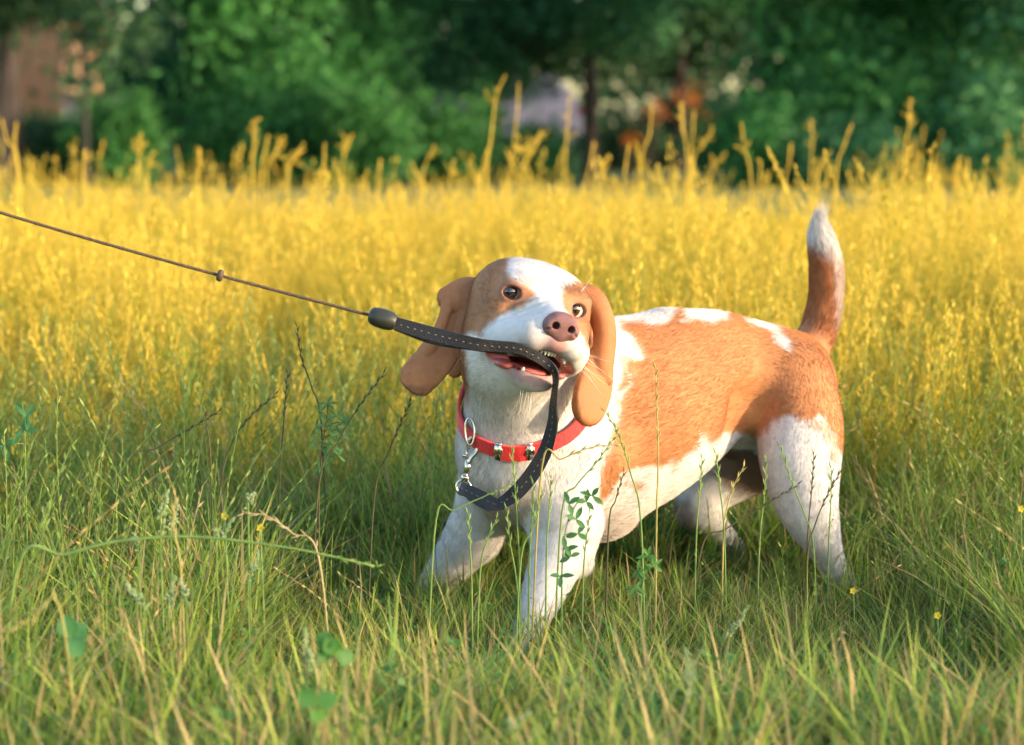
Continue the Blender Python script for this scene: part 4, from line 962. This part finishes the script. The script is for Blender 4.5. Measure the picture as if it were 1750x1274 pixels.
def tuft_gold(hmin=.24, hmax=.44, n=12):
    s = Tuft()
    for _ in range(n):
        a = U(0, 6.28); r = U(0, .07); x, y = r * math.cos(a), r * math.sin(a); k = random.random(); h = U(hmin, hmax)
        if k < .35: s.rye(x, y, h, U(0, 6.28), U(.05, .4), 0, 0, sl=.007)
        elif k < .7: s.panicle(x, y, h, U(0, 6.28), U(.05, .35), 0, 0, spread=U(.02, .045), n=30, sl=.007)
        else: s.plume(x, y, h, U(0, 6.28), U(.05, .3), 0, 0, hl=U(.04, .08))
    for _ in range(26):
        a = U(0, 6.28); r = U(0, .07); s.blade(r * math.cos(a), r * math.sin(a), U(.14, .34), U(.002, .0045), U(0, 6.28), U(.1, 1.2), 0 if random.random() < .3 else 1)
    return s.mesh('tuft', [G_GOLD, G_GOLDL])
def scatter(name, protos, pts, idx, scl, label, parent=None):
    col_ = bpy.data.collections.new(name + '_tufts')
    for i, me in enumerate(protos):
        o = bpy.data.objects.new('%s_tuft_%02d' % (name, i), me); col_.objects.link(o)
    me = bpy.data.meshes.new(name); n = len(pts); me.vertices.add(n); me.vertices.foreach_set('co', np.asarray(pts, np.float32).ravel())
    for nm, dt, kind in (('pick', np.asarray(idx, np.int32), 'INT'), ('size', np.asarray(scl, np.float32), 'FLOAT'), ('turn', rng.uniform(0, 6.28, n).astype(np.float32), 'FLOAT'), ('tilt', rng.normal(0, .10, n).astype(np.float32), 'FLOAT')):
        a = me.attributes.new(nm, kind, 'POINT'); a.data.foreach_set('value', dt)
    o = bpy.data.objects.new(name, me); C.objects.link(o)
    ng = bpy.data.node_groups.new(name + '_nodes', 'GeometryNodeTree'); ng.interface.new_socket('Geometry', in_out='INPUT', socket_type='NodeSocketGeometry'); ng.interface.new_socket('Geometry', in_out='OUTPUT', socket_type='NodeSocketGeometry')
    gi = ng.nodes.new('NodeGroupInput'); go = ng.nodes.new('NodeGroupOutput'); m2p = ng.nodes.new('GeometryNodeMeshToPoints'); ip = ng.nodes.new('GeometryNodeInstanceOnPoints'); ci = ng.nodes.new('GeometryNodeCollectionInfo')
    ci.inputs['Collection'].default_value = col_; ci.inputs['Separate Children'].default_value = True; ci.inputs['Reset Children'].default_value = True
    ip.inputs['Pick Instance'].default_value = True
    def na(nm, dt):
        a = ng.nodes.new('GeometryNodeInputNamedAttribute'); a.data_type = dt; a.inputs['Name'].default_value = nm; return a.outputs['Attribute']
    cx_ = ng.nodes.new('ShaderNodeCombineXYZ'); ng.links.new(na('turn', 'FLOAT'), cx_.inputs[2]); ng.links.new(na('tilt', 'FLOAT'), cx_.inputs[0])
    ng.links.new(gi.outputs[0], m2p.inputs['Mesh']); ng.links.new(m2p.outputs[0], ip.inputs['Points']); ng.links.new(ci.outputs[0], ip.inputs['Instance']); ng.links.new(na('pick', 'INT'), ip.inputs['Instance Index'])
    ng.links.new(cx_.outputs[0], ip.inputs['Rotation']); ng.links.new(na('size', 'FLOAT'), ip.inputs['Scale']); ng.links.new(ip.outputs[0], go.inputs[0])
    md = o.modifiers.new('scatter', 'NODES'); md.node_group = ng
    return tag(o, label, kind='stuff')
def vn2(x, y, s, seed=0): return vnoise(np.stack([x, y, x * 0 + seed], 1), s, seed)
def fan(n, y0, y1, pad=.55):
    """points over the strip of meadow the lens and a step to either side can see"""
    y = np.sqrt(rng.uniform(y0 ** 2, y1 ** 2, n)); x = rng.uniform(-1, 1, n) * (y * .2118 + pad); return x, y
dogA, dogB = np.array([.02, 2.70]), np.array([.33, 3.05])
def dogdist(x, y):
    p = np.stack([x, y], 1); ab = dogB - dogA; t_ = np.clip(((p - dogA) @ ab) / (ab @ ab), 0, 1); return np.linalg.norm(p - dogA - t_[:, None] * ab, axis=1)
SP = [tuft_short() for _ in range(4)] + [tuft_short(1.25, deep=True) for _ in range(2)] + [tuft_dry() for _ in range(2)] + [tuft_herb() for _ in range(2)]
x, y = fan(9000, 1.15, 4.6); xa = rng.uniform(-.35, .6, 1600); ya = rng.uniform(1.6, 2.95, 1600); x = np.concatenate([x, xa]); y = np.concatenate([y, ya]); dd = dogdist(x, y)
pk = rng.choice(10, len(x), p=[.14, .14, .14, .14, .14, .14, .05, .05, .03, .03]); sz = rng.uniform(.7, 1.25, len(x)) * (1 + .22 * vn2(x, y, 2.2)) 
sz *= np.where(y < 2.05, .80, np.where((x > -.30) & (x < .52) & (y < 3.0) & (y > 2.15), .40, .82))
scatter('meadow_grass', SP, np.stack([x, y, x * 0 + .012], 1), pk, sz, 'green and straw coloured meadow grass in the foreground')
ST = [tuft_stalk() for _ in range(8)] + [tuft_stalk(.10, .2) for _ in range(4)]
x, y = fan(2500, 1.3, 4.4); dd = dogdist(x, y)
keep = (dd > .17) & ~((y < 2.66) & (x > -.28) & (x < .5) & (rng.random(len(x)) < .72)) & ~((y < 2.2) & (rng.random(len(x)) < .5))
x, y = x[keep], y[keep]; pk = rng.integers(0, 12, len(x)); pk = np.where((y < 2.2), 8 + pk % 4, pk); sz = rng.uniform(.75, 1.15, len(x)) * np.where((x > -.3) & (x < .55) & (y < 2.95), .68, 1)
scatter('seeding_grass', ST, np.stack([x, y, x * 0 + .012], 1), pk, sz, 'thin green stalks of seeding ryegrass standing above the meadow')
GP = [tuft_gold() for _ in range(9)] + [tuft_gold(.16, .28) for _ in range(3)]
x, y = fan(6600, 2.95, 10.6, .8); x2 = x; kp = vn2(x, y, 3.1, 21) + .5 * vn2(x, y, 8, 22) > -.42; x, y = x[kp], y[kp]
keep = (dogdist(x, y) > .30) & (rng.random(len(x)) < np.clip((y - 2.9 + .25 * vn2(x, y, 3)) / .8, 0, 1)) & ~((y > 7.4) & (rng.random(len(x)) < (y - 7.4) / 2.6 + .25 * vn2(x, y, 1.1, 33)))
x, y = x[keep], y[keep]; pk = rng.integers(0, 9, len(x)); pk = np.where(rng.random(len(x)) < np.clip((3.9 - y) / 1.0, 0, .8), 9 + pk % 3, pk)
sz = rng.uniform(.5, 1.0, len(x)) * (1 + .30 * vn2(x, y, 1.6, 5) + .18 * vn2(x, y, 5, 8)) * np.where(y > 6, .95, 1) * np.where(rng.random(len(x)) < .10, 1.32, 1)
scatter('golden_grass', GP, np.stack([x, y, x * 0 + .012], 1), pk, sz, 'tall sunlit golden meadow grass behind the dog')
# mown lawn beyond
LG = [tuft_short(.45, 30) for _ in range(3)]
n = 5000; y = rng.uniform(8.6, 15, n); x = rng.uniform(-1, 1, n) * (y * .2118 + 1.0)
scatter('lawn_grass', LG, np.stack([x, y, x * 0], 1), rng.integers(0, 3, n), rng.uniform(1.2, 2.0, n), 'short shaded lawn between the meadow and the trees')
# ---------------------------------------------------------------- single plants one can pick out
def octa(m, p, d, ln, r):
    d = np.array(d, float); d /= np.linalg.norm(d) + 1e-9; a = np.cross(d, [.3, .8, .5]); a /= np.linalg.norm(a); b_ = np.cross(d, a)
    m.add([p, p + d * ln * .4 + a * r, p + d * ln * .4 + b_ * r, p + d * ln * .4 - a * r, p + d * ln * .4 - b_ * r, p + d * ln], [(0, 2, 1), (0, 3, 2), (0, 4, 3), (0, 1, 4), (5, 1, 2), (5, 2, 3), (5, 3, 4), (5, 4, 1)])
def pmat(name, c1, c2, trans=.3):
    m = noisy(name, c1, c2, 60, .6); t = m.node_tree; b = t.nodes['Principled BSDF']; tr = N(t, 'ShaderNodeBsdfTranslucent'); ms = N(t, 'ShaderNodeMixShader'); ms.inputs[0].default_value = trans
    src = b.inputs['Base Color'].links[0].from_socket; t.links.new(src, tr.inputs[0]); t.links.new(b.outputs[0], ms.inputs[1]); t.links.new(tr.outputs[0], ms.inputs[2]); t.links.new(ms.outputs[0], t.nodes['Material Output'].inputs[0]); return m
SG = pmat('stalk_green', (.12, .24, .05), (.26, .38, .10)); SY = pmat('stalk_yellow', (.34, .30, .08), (.55, .46, .16)); SD = pmat('stalk_dark', (.06, .07, .025), (.14, .12, .05)); SP_ = pmat('stalk_gold', (.52, .40, .04), (.80, .60, .09), .45)
LG_ = pmat('leaf_green', (.05, .17, .05), (.10, .28, .09), .4); FW = pmat('flower_cream', (.26, .38, .18), (.48, .56, .34), .4); FY = pmat('flower_yellow', (.75, .52, .02), (.85, .65, .05), .3); LB = pmat('leaf_bright', (.05, .17, .03), (.10, .26, .05), .4)
SW = pmat('stalk_straw', (.42, .33, .16), (.62, .50, .28))
def ground_under(x, y, Y):
    p = P(x, y, Y); return p
def spike(path, Y, mat, label, group, head=.5, sl=.0075, r=.0008, name='ryegrass_stalk', Y2=None, cat='grass stalk'):
    """path: photo points from tip to base; the stalk continues from the last one down to the soil"""
    Y2 = Y if Y2 is None else Y2; n = len(path); pts = [P(x, y, Y + (Y2 - Y) * i / max(1, n - 1)) for i, (x, y) in enumerate(path)]
    last = pts[-1]; dr = pts[-1] - pts[-2]; g_ = last.copy(); g_[2] = .0; g_[:2] += dr[:2] * min(.6, last[2] / (abs(dr[2]) + .02)) ; pts.append(g_)
    S = spline(pts, 8); e = empty(name, g_, label, cat, group)
    m = MB(); m.tube(S, [r * (.7 + .8 * i / (len(S) - 1)) for i in range(len(S))], 5); link('stem', m.mesh('stem', mat), e)
    L_ = [0]
    for i in range(1, len(S)): L_.append(L_[-1] + np.linalg.norm(S[i] - S[i - 1]))
    vis = L_[8 * (len(pts) - 2)]; m = MB(); s_ = 0.0; si = 1
    while s_ < vis * head:
        i = min(max(j for j in range(len(L_)) if L_[j] <= s_), len(S) - 2); f = (s_ - L_[i]) / (L_[i + 1] - L_[i] + 1e-9); p = S[i] + (S[i + 1] - S[i]) * f
        t_ = S[i] - S[i + 1]; t_ = t_ / np.linalg.norm(t_); sd = np.cross(t_, FWD); sd /= np.linalg.norm(sd) + 1e-9
        for _ in range(2): octa(m, p, t_ + sd * si * .30 + rng.normal(0, .06, 3), sl * U(1.1, 1.6), sl * .13)
        si = -si; s_ += sl * .95
    link('seed_head', m.mesh('seed_head', mat, False), e); return e
GF = 'ryegrass stalks standing in front of the dog'
for path, Y_, mt, lb in [
    ([(875, 768), (880, 830), (884, 900), (888, 985)], 2.52, SG, 'upright green ryegrass stalk just below the collar buckle'),
    ([(912, 830), (910, 880), (905, 960)], 2.51, SG, 'green ryegrass stalk tipped over the strap beside the buckle stalk'),
    ([(942, 820), (938, 880), (934, 950)], 2.53, SG, 'green ryegrass stalk against the white shoulder right of the strap'),
    ([(1121, 632), (1122, 690), (1125, 780), (1122, 890)], 2.60, SY, 'tall yellowish stalk crossing the tan flank'),
    ([(1036, 706), (1058, 745), (1078, 810), (1095, 890)], 2.58, SG, 'curving green stalk between shoulder and tan flank'),
    ([(1066, 808), (1052, 855), (1040, 905)], 2.56, SD, 'thin dark stalk over the pale belly beside the shoulder'),
    ([(1052, 745), (1020, 790), (985, 830), (960, 880)], 2.55, SG, 'green stalk slanting up rightward across the shoulder'),
    ([(1200, 786), (1196, 840), (1190, 920)], 2.68, SG, 'green stalk under the belly, left of the branched pair'),
    ([(1224, 778), (1230, 830), (1238, 920)], 2.69, SG, 'upright green stalk in the dark gap between belly and thigh'),
    ([(1270, 800), (1252, 835), (1240, 880), (1236, 925)], 2.70, SY, 'pink-tipped stalk leaning right in front of the groin'),
    ([(1309, 790), (1306, 850), (1298, 930)], 2.70, SG, 'green stalk at the front edge of the near thigh'),
    ([(1334, 765), (1352, 820), (1375, 880), (1390, 935)], 2.70, SG, 'thick green stalk slanting across the white thigh'),
    ([(1391, 780), (1386, 850), (1380, 925)], 2.71, SD, 'thin dark stalk upright over the white thigh'),
    ([(1421, 803), (1420, 860), (1416, 940)], 2.71, SG, 'green stalk along the rear edge of the white thigh'),
    ([(1440, 800), (1412, 850), (1392, 900), (1380, 950)], 2.69, SD, 'dark stalk leaning right behind the white thigh stalks'),
    ([(1460, 782), (1490, 840), (1525, 890), (1540, 940)], 2.85, SD, 'dark stalk right of the hind leg leaning left'),
    ([(1362, 830), (1300, 868), (1240, 905), (1200, 935)], 2.69, SD, 'nearly level dark stalk under the thigh'),
    ([(848, 888), (832, 925), (820, 985)], 2.50, SG, 'pale green stalk below the strap loop'),
    ([(800, 880), (803, 930), (806, 1000)], 2.49, SG, 'green stalk in front of the far foreleg'),
    ([(925, 845), (910, 905), (890, 960)], 2.49, SG, 'pale stalk leaning right between the forelegs'),
    ([(866, 872), (872, 930), (884, 1010)], 2.50, SG, 'green stalk leaning left between the forelegs'),
    ([(1008, 880), (1000, 940), (996, 1010)], 2.55, SG, 'green stalk over the near elbow')]:
    spike(path, Y_, mt, lb, GF, sl=.0072 if mt is not SD else .006)
spike([(1060, 760), (1010, 765), (960, 785), (926, 800)], 2.54, SY, 'dry stalk lying across the shoulder and the strap', 'stalks crossing the strap', .55)
spike([(872, 830), (820, 852), (775, 872), (745, 890)], 2.50, SG, 'light green blade-like stalk crossing the strap end', 'stalks crossing the strap', .3, .005)
GL = 'dark stalks left of the dog'
for path, Y_, lb in [([(372, 705), (330, 730), (270, 765), (205, 812)], 2.75, 'long dark stalk leaning right at the left of the meadow'), ([(508, 560), (515, 610), (532, 660), (550, 740)], 2.8, 'dark stalk rising straight left of the ear'),
                     ([(470, 676), (430, 710), (395, 760), (375, 850)], 2.75, 'dark stalk bent right above the pale flower spikes'), ([(655, 640), (610, 700), (575, 760), (545, 830)], 2.7, 'dark stalk leaning right beneath the ear'),
                     ([(700, 690), (665, 770), (640, 850)], 2.72, 'thin dark stalk just below the ear tip'), ([(350, 705), (358, 760), (362, 850)], 2.7, 'short dark upright stalk beside the long leaning one'), ([(491, 640), (485, 720), (478, 830)], 2.75, 'dark upright stalk next to the bushy weed')]:
    spike(path, Y_, SD, lb, GL, .4, .0065)
spike([(418, 878), (455, 882), (500, 912), (545, 955)], 2.35, SW, 'dry straw-coloured spike arching over to the left', 'arching stalks at the left', .95, .008)
spike([(640, 968), (500, 938), (330, 918), (200, 926), (110, 948), (32, 962)], 2.25, SG, 'long green stem arching from the left edge almost to the paw', 'arching stalks at the left', .12, .007, .0016)
spike([(0, 1085), (50, 1062), (105, 1050)], 1.95, SY, 'blurred dry grass head at the left edge', 'arching stalks at the left', .9, .009)
spike([(300, 850), (296, 900), (310, 990)], 2.2, SY, 'pale seeding stalk among the flower spikes', 'arching stalks at the left', .5, .008)
# tall seed stalks against the trees
GB = 'tall golden seed stalks standing out above the field'
def plume(path, Y, label, hr=.008, hl=.35, n=60, mat=None):
    pts = [P(x, y, Y) for x, y in path]; g_ = pts[-1].copy(); g_[2] = 0; pts.append(g_); S = spline(pts, 8); e = empty('seed_stalk', g_, label, 'seed stalk', GB)
    m = MB(); m.tube(S, [.0011 + .0020 * i / (len(S) - 1) for i in range(len(S))], 5)
    k = min(int(8 * (len(pts) - 2) * hl) + 5, len(S) - 2); h = MB(); kind = random.random()
    def grain(p, d, s_):
        octa(h, p, d, s_, .0022 * U(.7, 1.3))
    for i in range(n):
        f = random.random() ** .8 * k; a = min(int(f), len(S) - 2); p = S[a] + (S[a + 1] - S[a]) * (f - a); t_ = S[a] - S[a + 1]; t_ = t_ / np.linalg.norm(t_); o = rng.normal(0, 1, 3); o -= t_ * (o @ t_); o /= np.linalg.norm(o)
        grain(p, t_ * 1.3 + o * .7, hr * U(.8, 1.5))
    if kind < .6:                                   # open heads: side branches with their own grains
        for j in range(random.randint(3, 8)):
            a = random.randint(1, k); p = S[a]; t_ = S[a - 1] - S[a]; t_ = t_ / np.linalg.norm(t_); o = rng.normal(0, 1, 3); o[1] *= .5; o -= t_ * (o @ t_); o /= np.linalg.norm(o); ln_ = U(.012, .045) * (.4 + .6 * a / k)
            q1 = p + (t_ * .9 + o * .5) * ln_ * .6; q2 = p + (t_ * .75 + o * .75) * ln_; m.tube([p, q1, q2], [.0009, .0007, .0005], 4)
            for _ in range(7): f = U(.3, 1); c = p + (q2 - p) * f; grain(c, t_ + o * .7 + rng.normal(0, .3, 3), hr * U(.6, 1.2))
    link('stem', m.mesh('stem', mat or SP_), e); link('seed_head', h.mesh('seed_head', mat or SP_, False), e)
YB = 6.3
for path, lb, hr in [([(864, 128), (848, 165), (840, 230), (830, 330)], 'tallest seed stalk, hooked at its tip, left of the parked car', .008), ([(886, 142), (884, 190), (876, 260), (866, 340)], 'tall straight stalk in front of the left end of the parked car', .008),
    ([(935, 225), (905, 245), (880, 270), (868, 320)], 'stalk leaning far right below the parked car', .009), ([(972, 165), (970, 215), (965, 300)], 'straight stalk in front of the right end of the parked car', .010),
    ([(838, 248), (828, 275), (820, 340)], 'short thick stalk left of the hooked one', .013), ([(1015, 245), (1010, 275), (1000, 340)], 'stubby stalk right of the parked car', .014), ([(1040, 268), (1022, 295), (1010, 345)], 'short stalk leaning right beside the stubby one', .012),
    ([(1075, 248), (1070, 280), (1066, 340)], 'thin stalk below the dull orange shrub', .007), ([(1114, 180), (1110, 230), (1095, 300)], 'stalk in front of the left orange shrub', .009),
    ([(1165, 175), (1166, 215), (1175, 300)], 'thick stalk reaching the bright orange shrub', .017), ([(1186, 188), (1184, 230), (1180, 300)], 'stalk close beside the thick one, right of it', .009), ([(1218, 224), (1200, 250), (1182, 300)], 'thick stalk leaning right under the orange shrubs', .018), ([(1240, 262), (1222, 285), (1210, 340)], 'short stalk right of the thick leaning one', .012),
    ([(1267, 210), (1272, 250), (1284, 330)], 'stalk standing clear, leaning a little left', .009), ([(1300, 275), (1298, 310), (1292, 350)], 'low stalk right of the clear standing one', .009), ([(1352, 245), (1348, 280), (1338, 340)], 'stalk left of the tail tip', .011),
    ([(1385, 208), (1388, 240), (1384, 330)], 'stalk directly above the tail tip', .010), ([(1418, 260), (1405, 280), (1395, 340)], 'bushy short stalk just above the tail', .018), ([(1456, 212), (1442, 250), (1428, 320)], 'stalk leaning right, right of the tail tip', .009),
    ([(1556, 168), (1554, 215), (1545, 290)], 'tall lone stalk toward the right', .010), ([(1530, 248), (1530, 285), (1528, 330)], 'thin stalk at the left foot of the tall lone one', .007), ([(1634, 286), (1632, 310), (1630, 350)], 'low thin stalk near the right edge', .007), ([(1722, 245), (1718, 285), (1708, 350)], 'stalk near the right edge, leaning right', .009), ([(1746, 295), (1742, 320), (1740, 350)], 'low stalk at the very right edge', .012),
    ([(435, 202), (434, 240), (432, 320)], 'straight stalk against the blue-green tree', .011), ([(484, 236), (470, 262), (455, 320)], 'thick stalk right of the straight one, under the bright bush', .014), ([(518, 248), (502, 272), (490, 320)], 'stalk leaning right under the bright bush', .011), ([(458, 232), (452, 260), (446, 320)], 'short stalk between the straight one and its thick neighbour', .010),
    ([(239, 232), (238, 262), (236, 320)], 'thick-headed stalk below the mauve shed', .019), ([(262, 258), (256, 280), (250, 320)], 'small stalk right of the thick-headed one', .010), ([(145, 258), (144, 275), (142, 320)], 'small oval-headed stalk below the orange-lit gap', .012), ([(28, 208), (25, 245), (34, 320)], 'stalk at the left edge in front of the dark trunk', .010), ([(2, 203), (12, 240), (30, 300)], 'stalk cut by the left edge', .012),
    ([(341, 256), (340, 280), (338, 330)], 'small stalk left of the straight one', .012), ([(555, 246), (554, 275), (550, 330)], 'stalk left of the forked one under the thin trunk', .010), ([(602, 230), (592, 255), (584, 320)], 'forked stalk, its right arm, left of the thin trunk', .012), ([(590, 232), (588, 258), (584, 320)], 'forked stalk, its left arm, left of the thin trunk', .010),
    ([(743, 252), (730, 275), (722, 330)], 'thin stalk right of the thin grey trunk', .007), ([(775, 272), (772, 295), (768, 340)], 'short thin stalk left of the tall hooked one', .008), ([(650, 275), (648, 295), (645, 340)], 'short stalk left of the thin grey trunk', .010)]:
    plume(path, YB + U(-.5, .7), lb, hr * U(.42, .66), hl=U(.25, .6))
# leafy plants
def leaf(m, p, d, up_, ln, wd):
    d = np.array(d, float); d /= np.linalg.norm(d); s_ = np.cross(d, up_); s_ /= np.linalg.norm(s_) + 1e-9; n_ = np.cross(s_, d); V = []; F = []
    prof_ = [(0, .08), (.2, .65), (.45, 1), (.7, .85), (.9, .4), (1, .04)]
    for f, w_ in prof_:
        c = p + d * ln * f - n_ * ln * .18 * f * f; V += [c - s_ * wd * .5 * w_ + n_ * wd * .12 * w_, c, c + s_ * wd * .5 * w_ + n_ * wd * .12 * w_]
    for i in range(5): F += [(3 * i, 3 * i + 1, 3 * i + 4, 3 * i + 3), (3 * i + 1, 3 * i + 2, 3 * i + 5, 3 * i + 4)]
    m.add(V, F)
def leafy(name, path, Y, nodes, label, cat, ln, wd, mat=None, smat=None, per=3, r=.0011, group=None):
    pts = [P(x, y, Y) for x, y in path]; g_ = pts[-1].copy(); g_[2] = 0; pts.append(g_); S = spline(pts, 6); e = empty(name, g_, label, cat, group)
    m = MB(); m.tube(S, [r * (.5 + .7 * i / (len(S) - 1)) for i in range(len(S))], 6)
    for (x, y, ox, oy) in nodes:
        p = P(x, y, Y - .003); i = min(range(len(S)), key=lambda j: np.linalg.norm(S[j] - P(x + ox, y + oy, Y))); m.tube([S[i], (S[i] + p) / 2 + [0, 0, .002], p], r * .5, 5)
        for k in range(per):
            lm2 = MB(); a = k * 2 * math.pi / per * .8 + U(-.4, .4) + math.atan2(-(oy), -ox or .01); d = RTV * math.cos(a) + UPV * math.sin(a) - FWD * U(-.3, .6)
            leaf(lm2, p, d, -FWD + UPV * U(0, .8), ln * U(.8, 1.15), wd); link('leaf', lm2.mesh('leaf', mat or LG_, True), e)
    link('stem', m.mesh('stem', smat or SG), e); return e
leafy('leafy_plant', [(1010, 845), (985, 862), (968, 900), (962, 950), (960, 1010)], 2.50, [(1012, 848, -6, 4), (1002, 858, -8, 4), (972, 862, -2, 10), (984, 888, -10, 5), (988, 912, -14, 4), (966, 940, 0, 3), (975, 952, -8, -2), (958, 985, 4, 0)], 'small green clover-like plant with folded leaves before the near foreleg', 'plant', .0135, .0058)
leafy('bushy_weed', [(562, 685), (556, 730), (548, 790), (545, 860)], 2.72, [(x_, y_, (552 - x_) * .6, 8) for x_, y_ in ((560, 690), (575, 712), (548, 705), (580, 742), (540, 730), (570, 760), (556, 775), (590, 722), (535, 752), (578, 778), (545, 800), (565, 735))], 'dark bushy weed with narrow leaves left of the ear tip', 'weed', .012, .0030, LG_, SD, 4)
leafy('leafy_weed', [(38, 690), (42, 740), (44, 830)], 2.7, [(45, 712, -3, 5), (40, 735, 2, 5), (8, 762, 20, 0)], 'weed with spreading pointed leaves near the left edge', 'weed', .020, .007, LG_, SG, 3)
leafy('leafy_weed', [(1108, 945), (1100, 990), (1095, 1040)], 2.5, [(1108, 950, -3, 5), (1090, 975, 8, 5), (1118, 968, -10, 5), (1085, 1005, 8, 0)], 'fresh green feathery weed right of the near foreleg', 'weed', .012, .004, LB, SG, 5)
leafy('round_leaved_plant', [(545, 1105), (548, 1150)], 1.95, [(548, 1108, -2, 5), (575, 1118, -20, 5)], 'blurred round-leaved plant low in front at centre left', 'plant', .016, .016, LB, SG, 2)
leafy('round_leaved_plant', [(540, 1200), (541, 1230)], 1.75, [(540, 1205, -2, 5)], 'bright round leaf plant at the bottom edge', 'plant', .016, .016, LB, SG, 3)
leafy('round_leaved_plant', [(122, 1085), (122, 1120)], 2.0, [(122, 1090, -2, 5)], 'round dark leaf plant at the lower left', 'plant', .018, .018, LG_, SG, 3)
GC = 'cream flower spikes of sweet clover'
def flower(path, Y, label, w_=10, n=60):
    pts = [P(x, y, Y) for x, y in path]; g_ = pts[-1].copy(); g_[2] = 0; g_[1] += .03; pts.append(g_); S = spline(pts, 8); e = empty('clover_spike', g_, label, 'flower', GC)
    m = MB(); m.tube(S, .0009, 5); link('stem', m.mesh('stem', SG), e); m = MB(); k = 8 * (len(pts) - 2)
    for i in range(n):
        f = (i / n) * k; a = min(int(f), len(S) - 2); p = S[a] + (S[a + 1] - S[a]) * (f - a); t_ = S[a] - S[a + 1]; t_ = t_ / np.linalg.norm(t_); o = rng.normal(0, 1, 3); o -= t_ * (o @ t_); o /= np.linalg.norm(o)
        rr = RP(w_, Y) * (.35 + .65 * f / k); octa(m, p + o * rr * .25, o + t_ * .5, rr * .9, .0012)
    link('blossom', m.mesh('blossom', FW, False), e)
for path, Y_, w_, lb in [([(286, 838), (280, 870), (274, 920)], 2.3, 11, 'pale flower spike rising highest at the left'), ([(303, 862), (298, 890), (292, 925)], 2.32, 10, 'pale flower spike right of the highest one'), ([(228, 912), (230, 930), (236, 950)], 2.28, 11, 'short flower spike left of the highest one'),
    ([(215, 995), (232, 1020), (248, 1050)], 2.15, 13, 'blurred flower spike low at the left'), ([(298, 985), (292, 1020), (288, 1050)], 2.2, 11, 'flower spike beside the dark leaves at lower left'), ([(308, 990), (316, 1015), (318, 1040)], 2.2, 9, 'small flower spike right of its twin at lower left'), ([(434, 842), (428, 858), (424, 880)], 2.35, 9, 'creamy flower tip above the dry arching spike'),
    ([(400, 885), (380, 915), (370, 935)], 2.35, 10, 'flower spike leaning right near the yellow flowers'), ([(440, 940), (436, 970), (424, 1000)], 2.3, 10, 'flower spike under the yellow flowers'), ([(520, 1075), (524, 1115), (540, 1165)], 2.05, 13, 'large blurred flower spike at the lower middle left'), ([(905, 1218), (880, 1240), (862, 1262)], 1.85, 14, 'blurred flower head at the bottom edge below the paw'), ([(1278, 1035), (1262, 1065), (1245, 1095)], 2.3, 9, 'pale grass-like flower spike right of the belly shadow'), ([(1172, 1110), (1178, 1150), (1184, 1200)], 1.85, 12, 'blurred green-white spike low in front of the belly')]:
    flower(path, Y_, lb, w_)
def yflower(x, y, Y, label):
    c = P(x, y, Y); g_ = c.copy(); g_[2] = 0; e = empty('yellow_flower', g_, label, 'flower', 'small yellow flowers in the grass'); m = MB(); m.tube([g_, (g_ + c) / 2 + [.003, 0, 0], c], .0008, 5); link('stem', m.mesh('stem', SG), e)
    for k in range(5):
        a = k * 1.257; lm2 = MB(); leaf(lm2, c, RTV * math.cos(a) + UPV * math.sin(a) - FWD * .4, -FWD, .0042, .0034); link('petal', lm2.mesh('petal', FY), e)
yflower(384, 882, 2.36, 'yellow flower beside the cream flower tip'); yflower(445, 902, 2.36, 'yellow flower right of the dry arching spike'); yflower(1602, 1052, 2.4, 'yellow orange flower low at the right'); yflower(1458, 1010, 2.6, 'tiny yellow flower at the hind paw'); yflower(1745, 870, 2.7, 'yellow flower at the right edge')
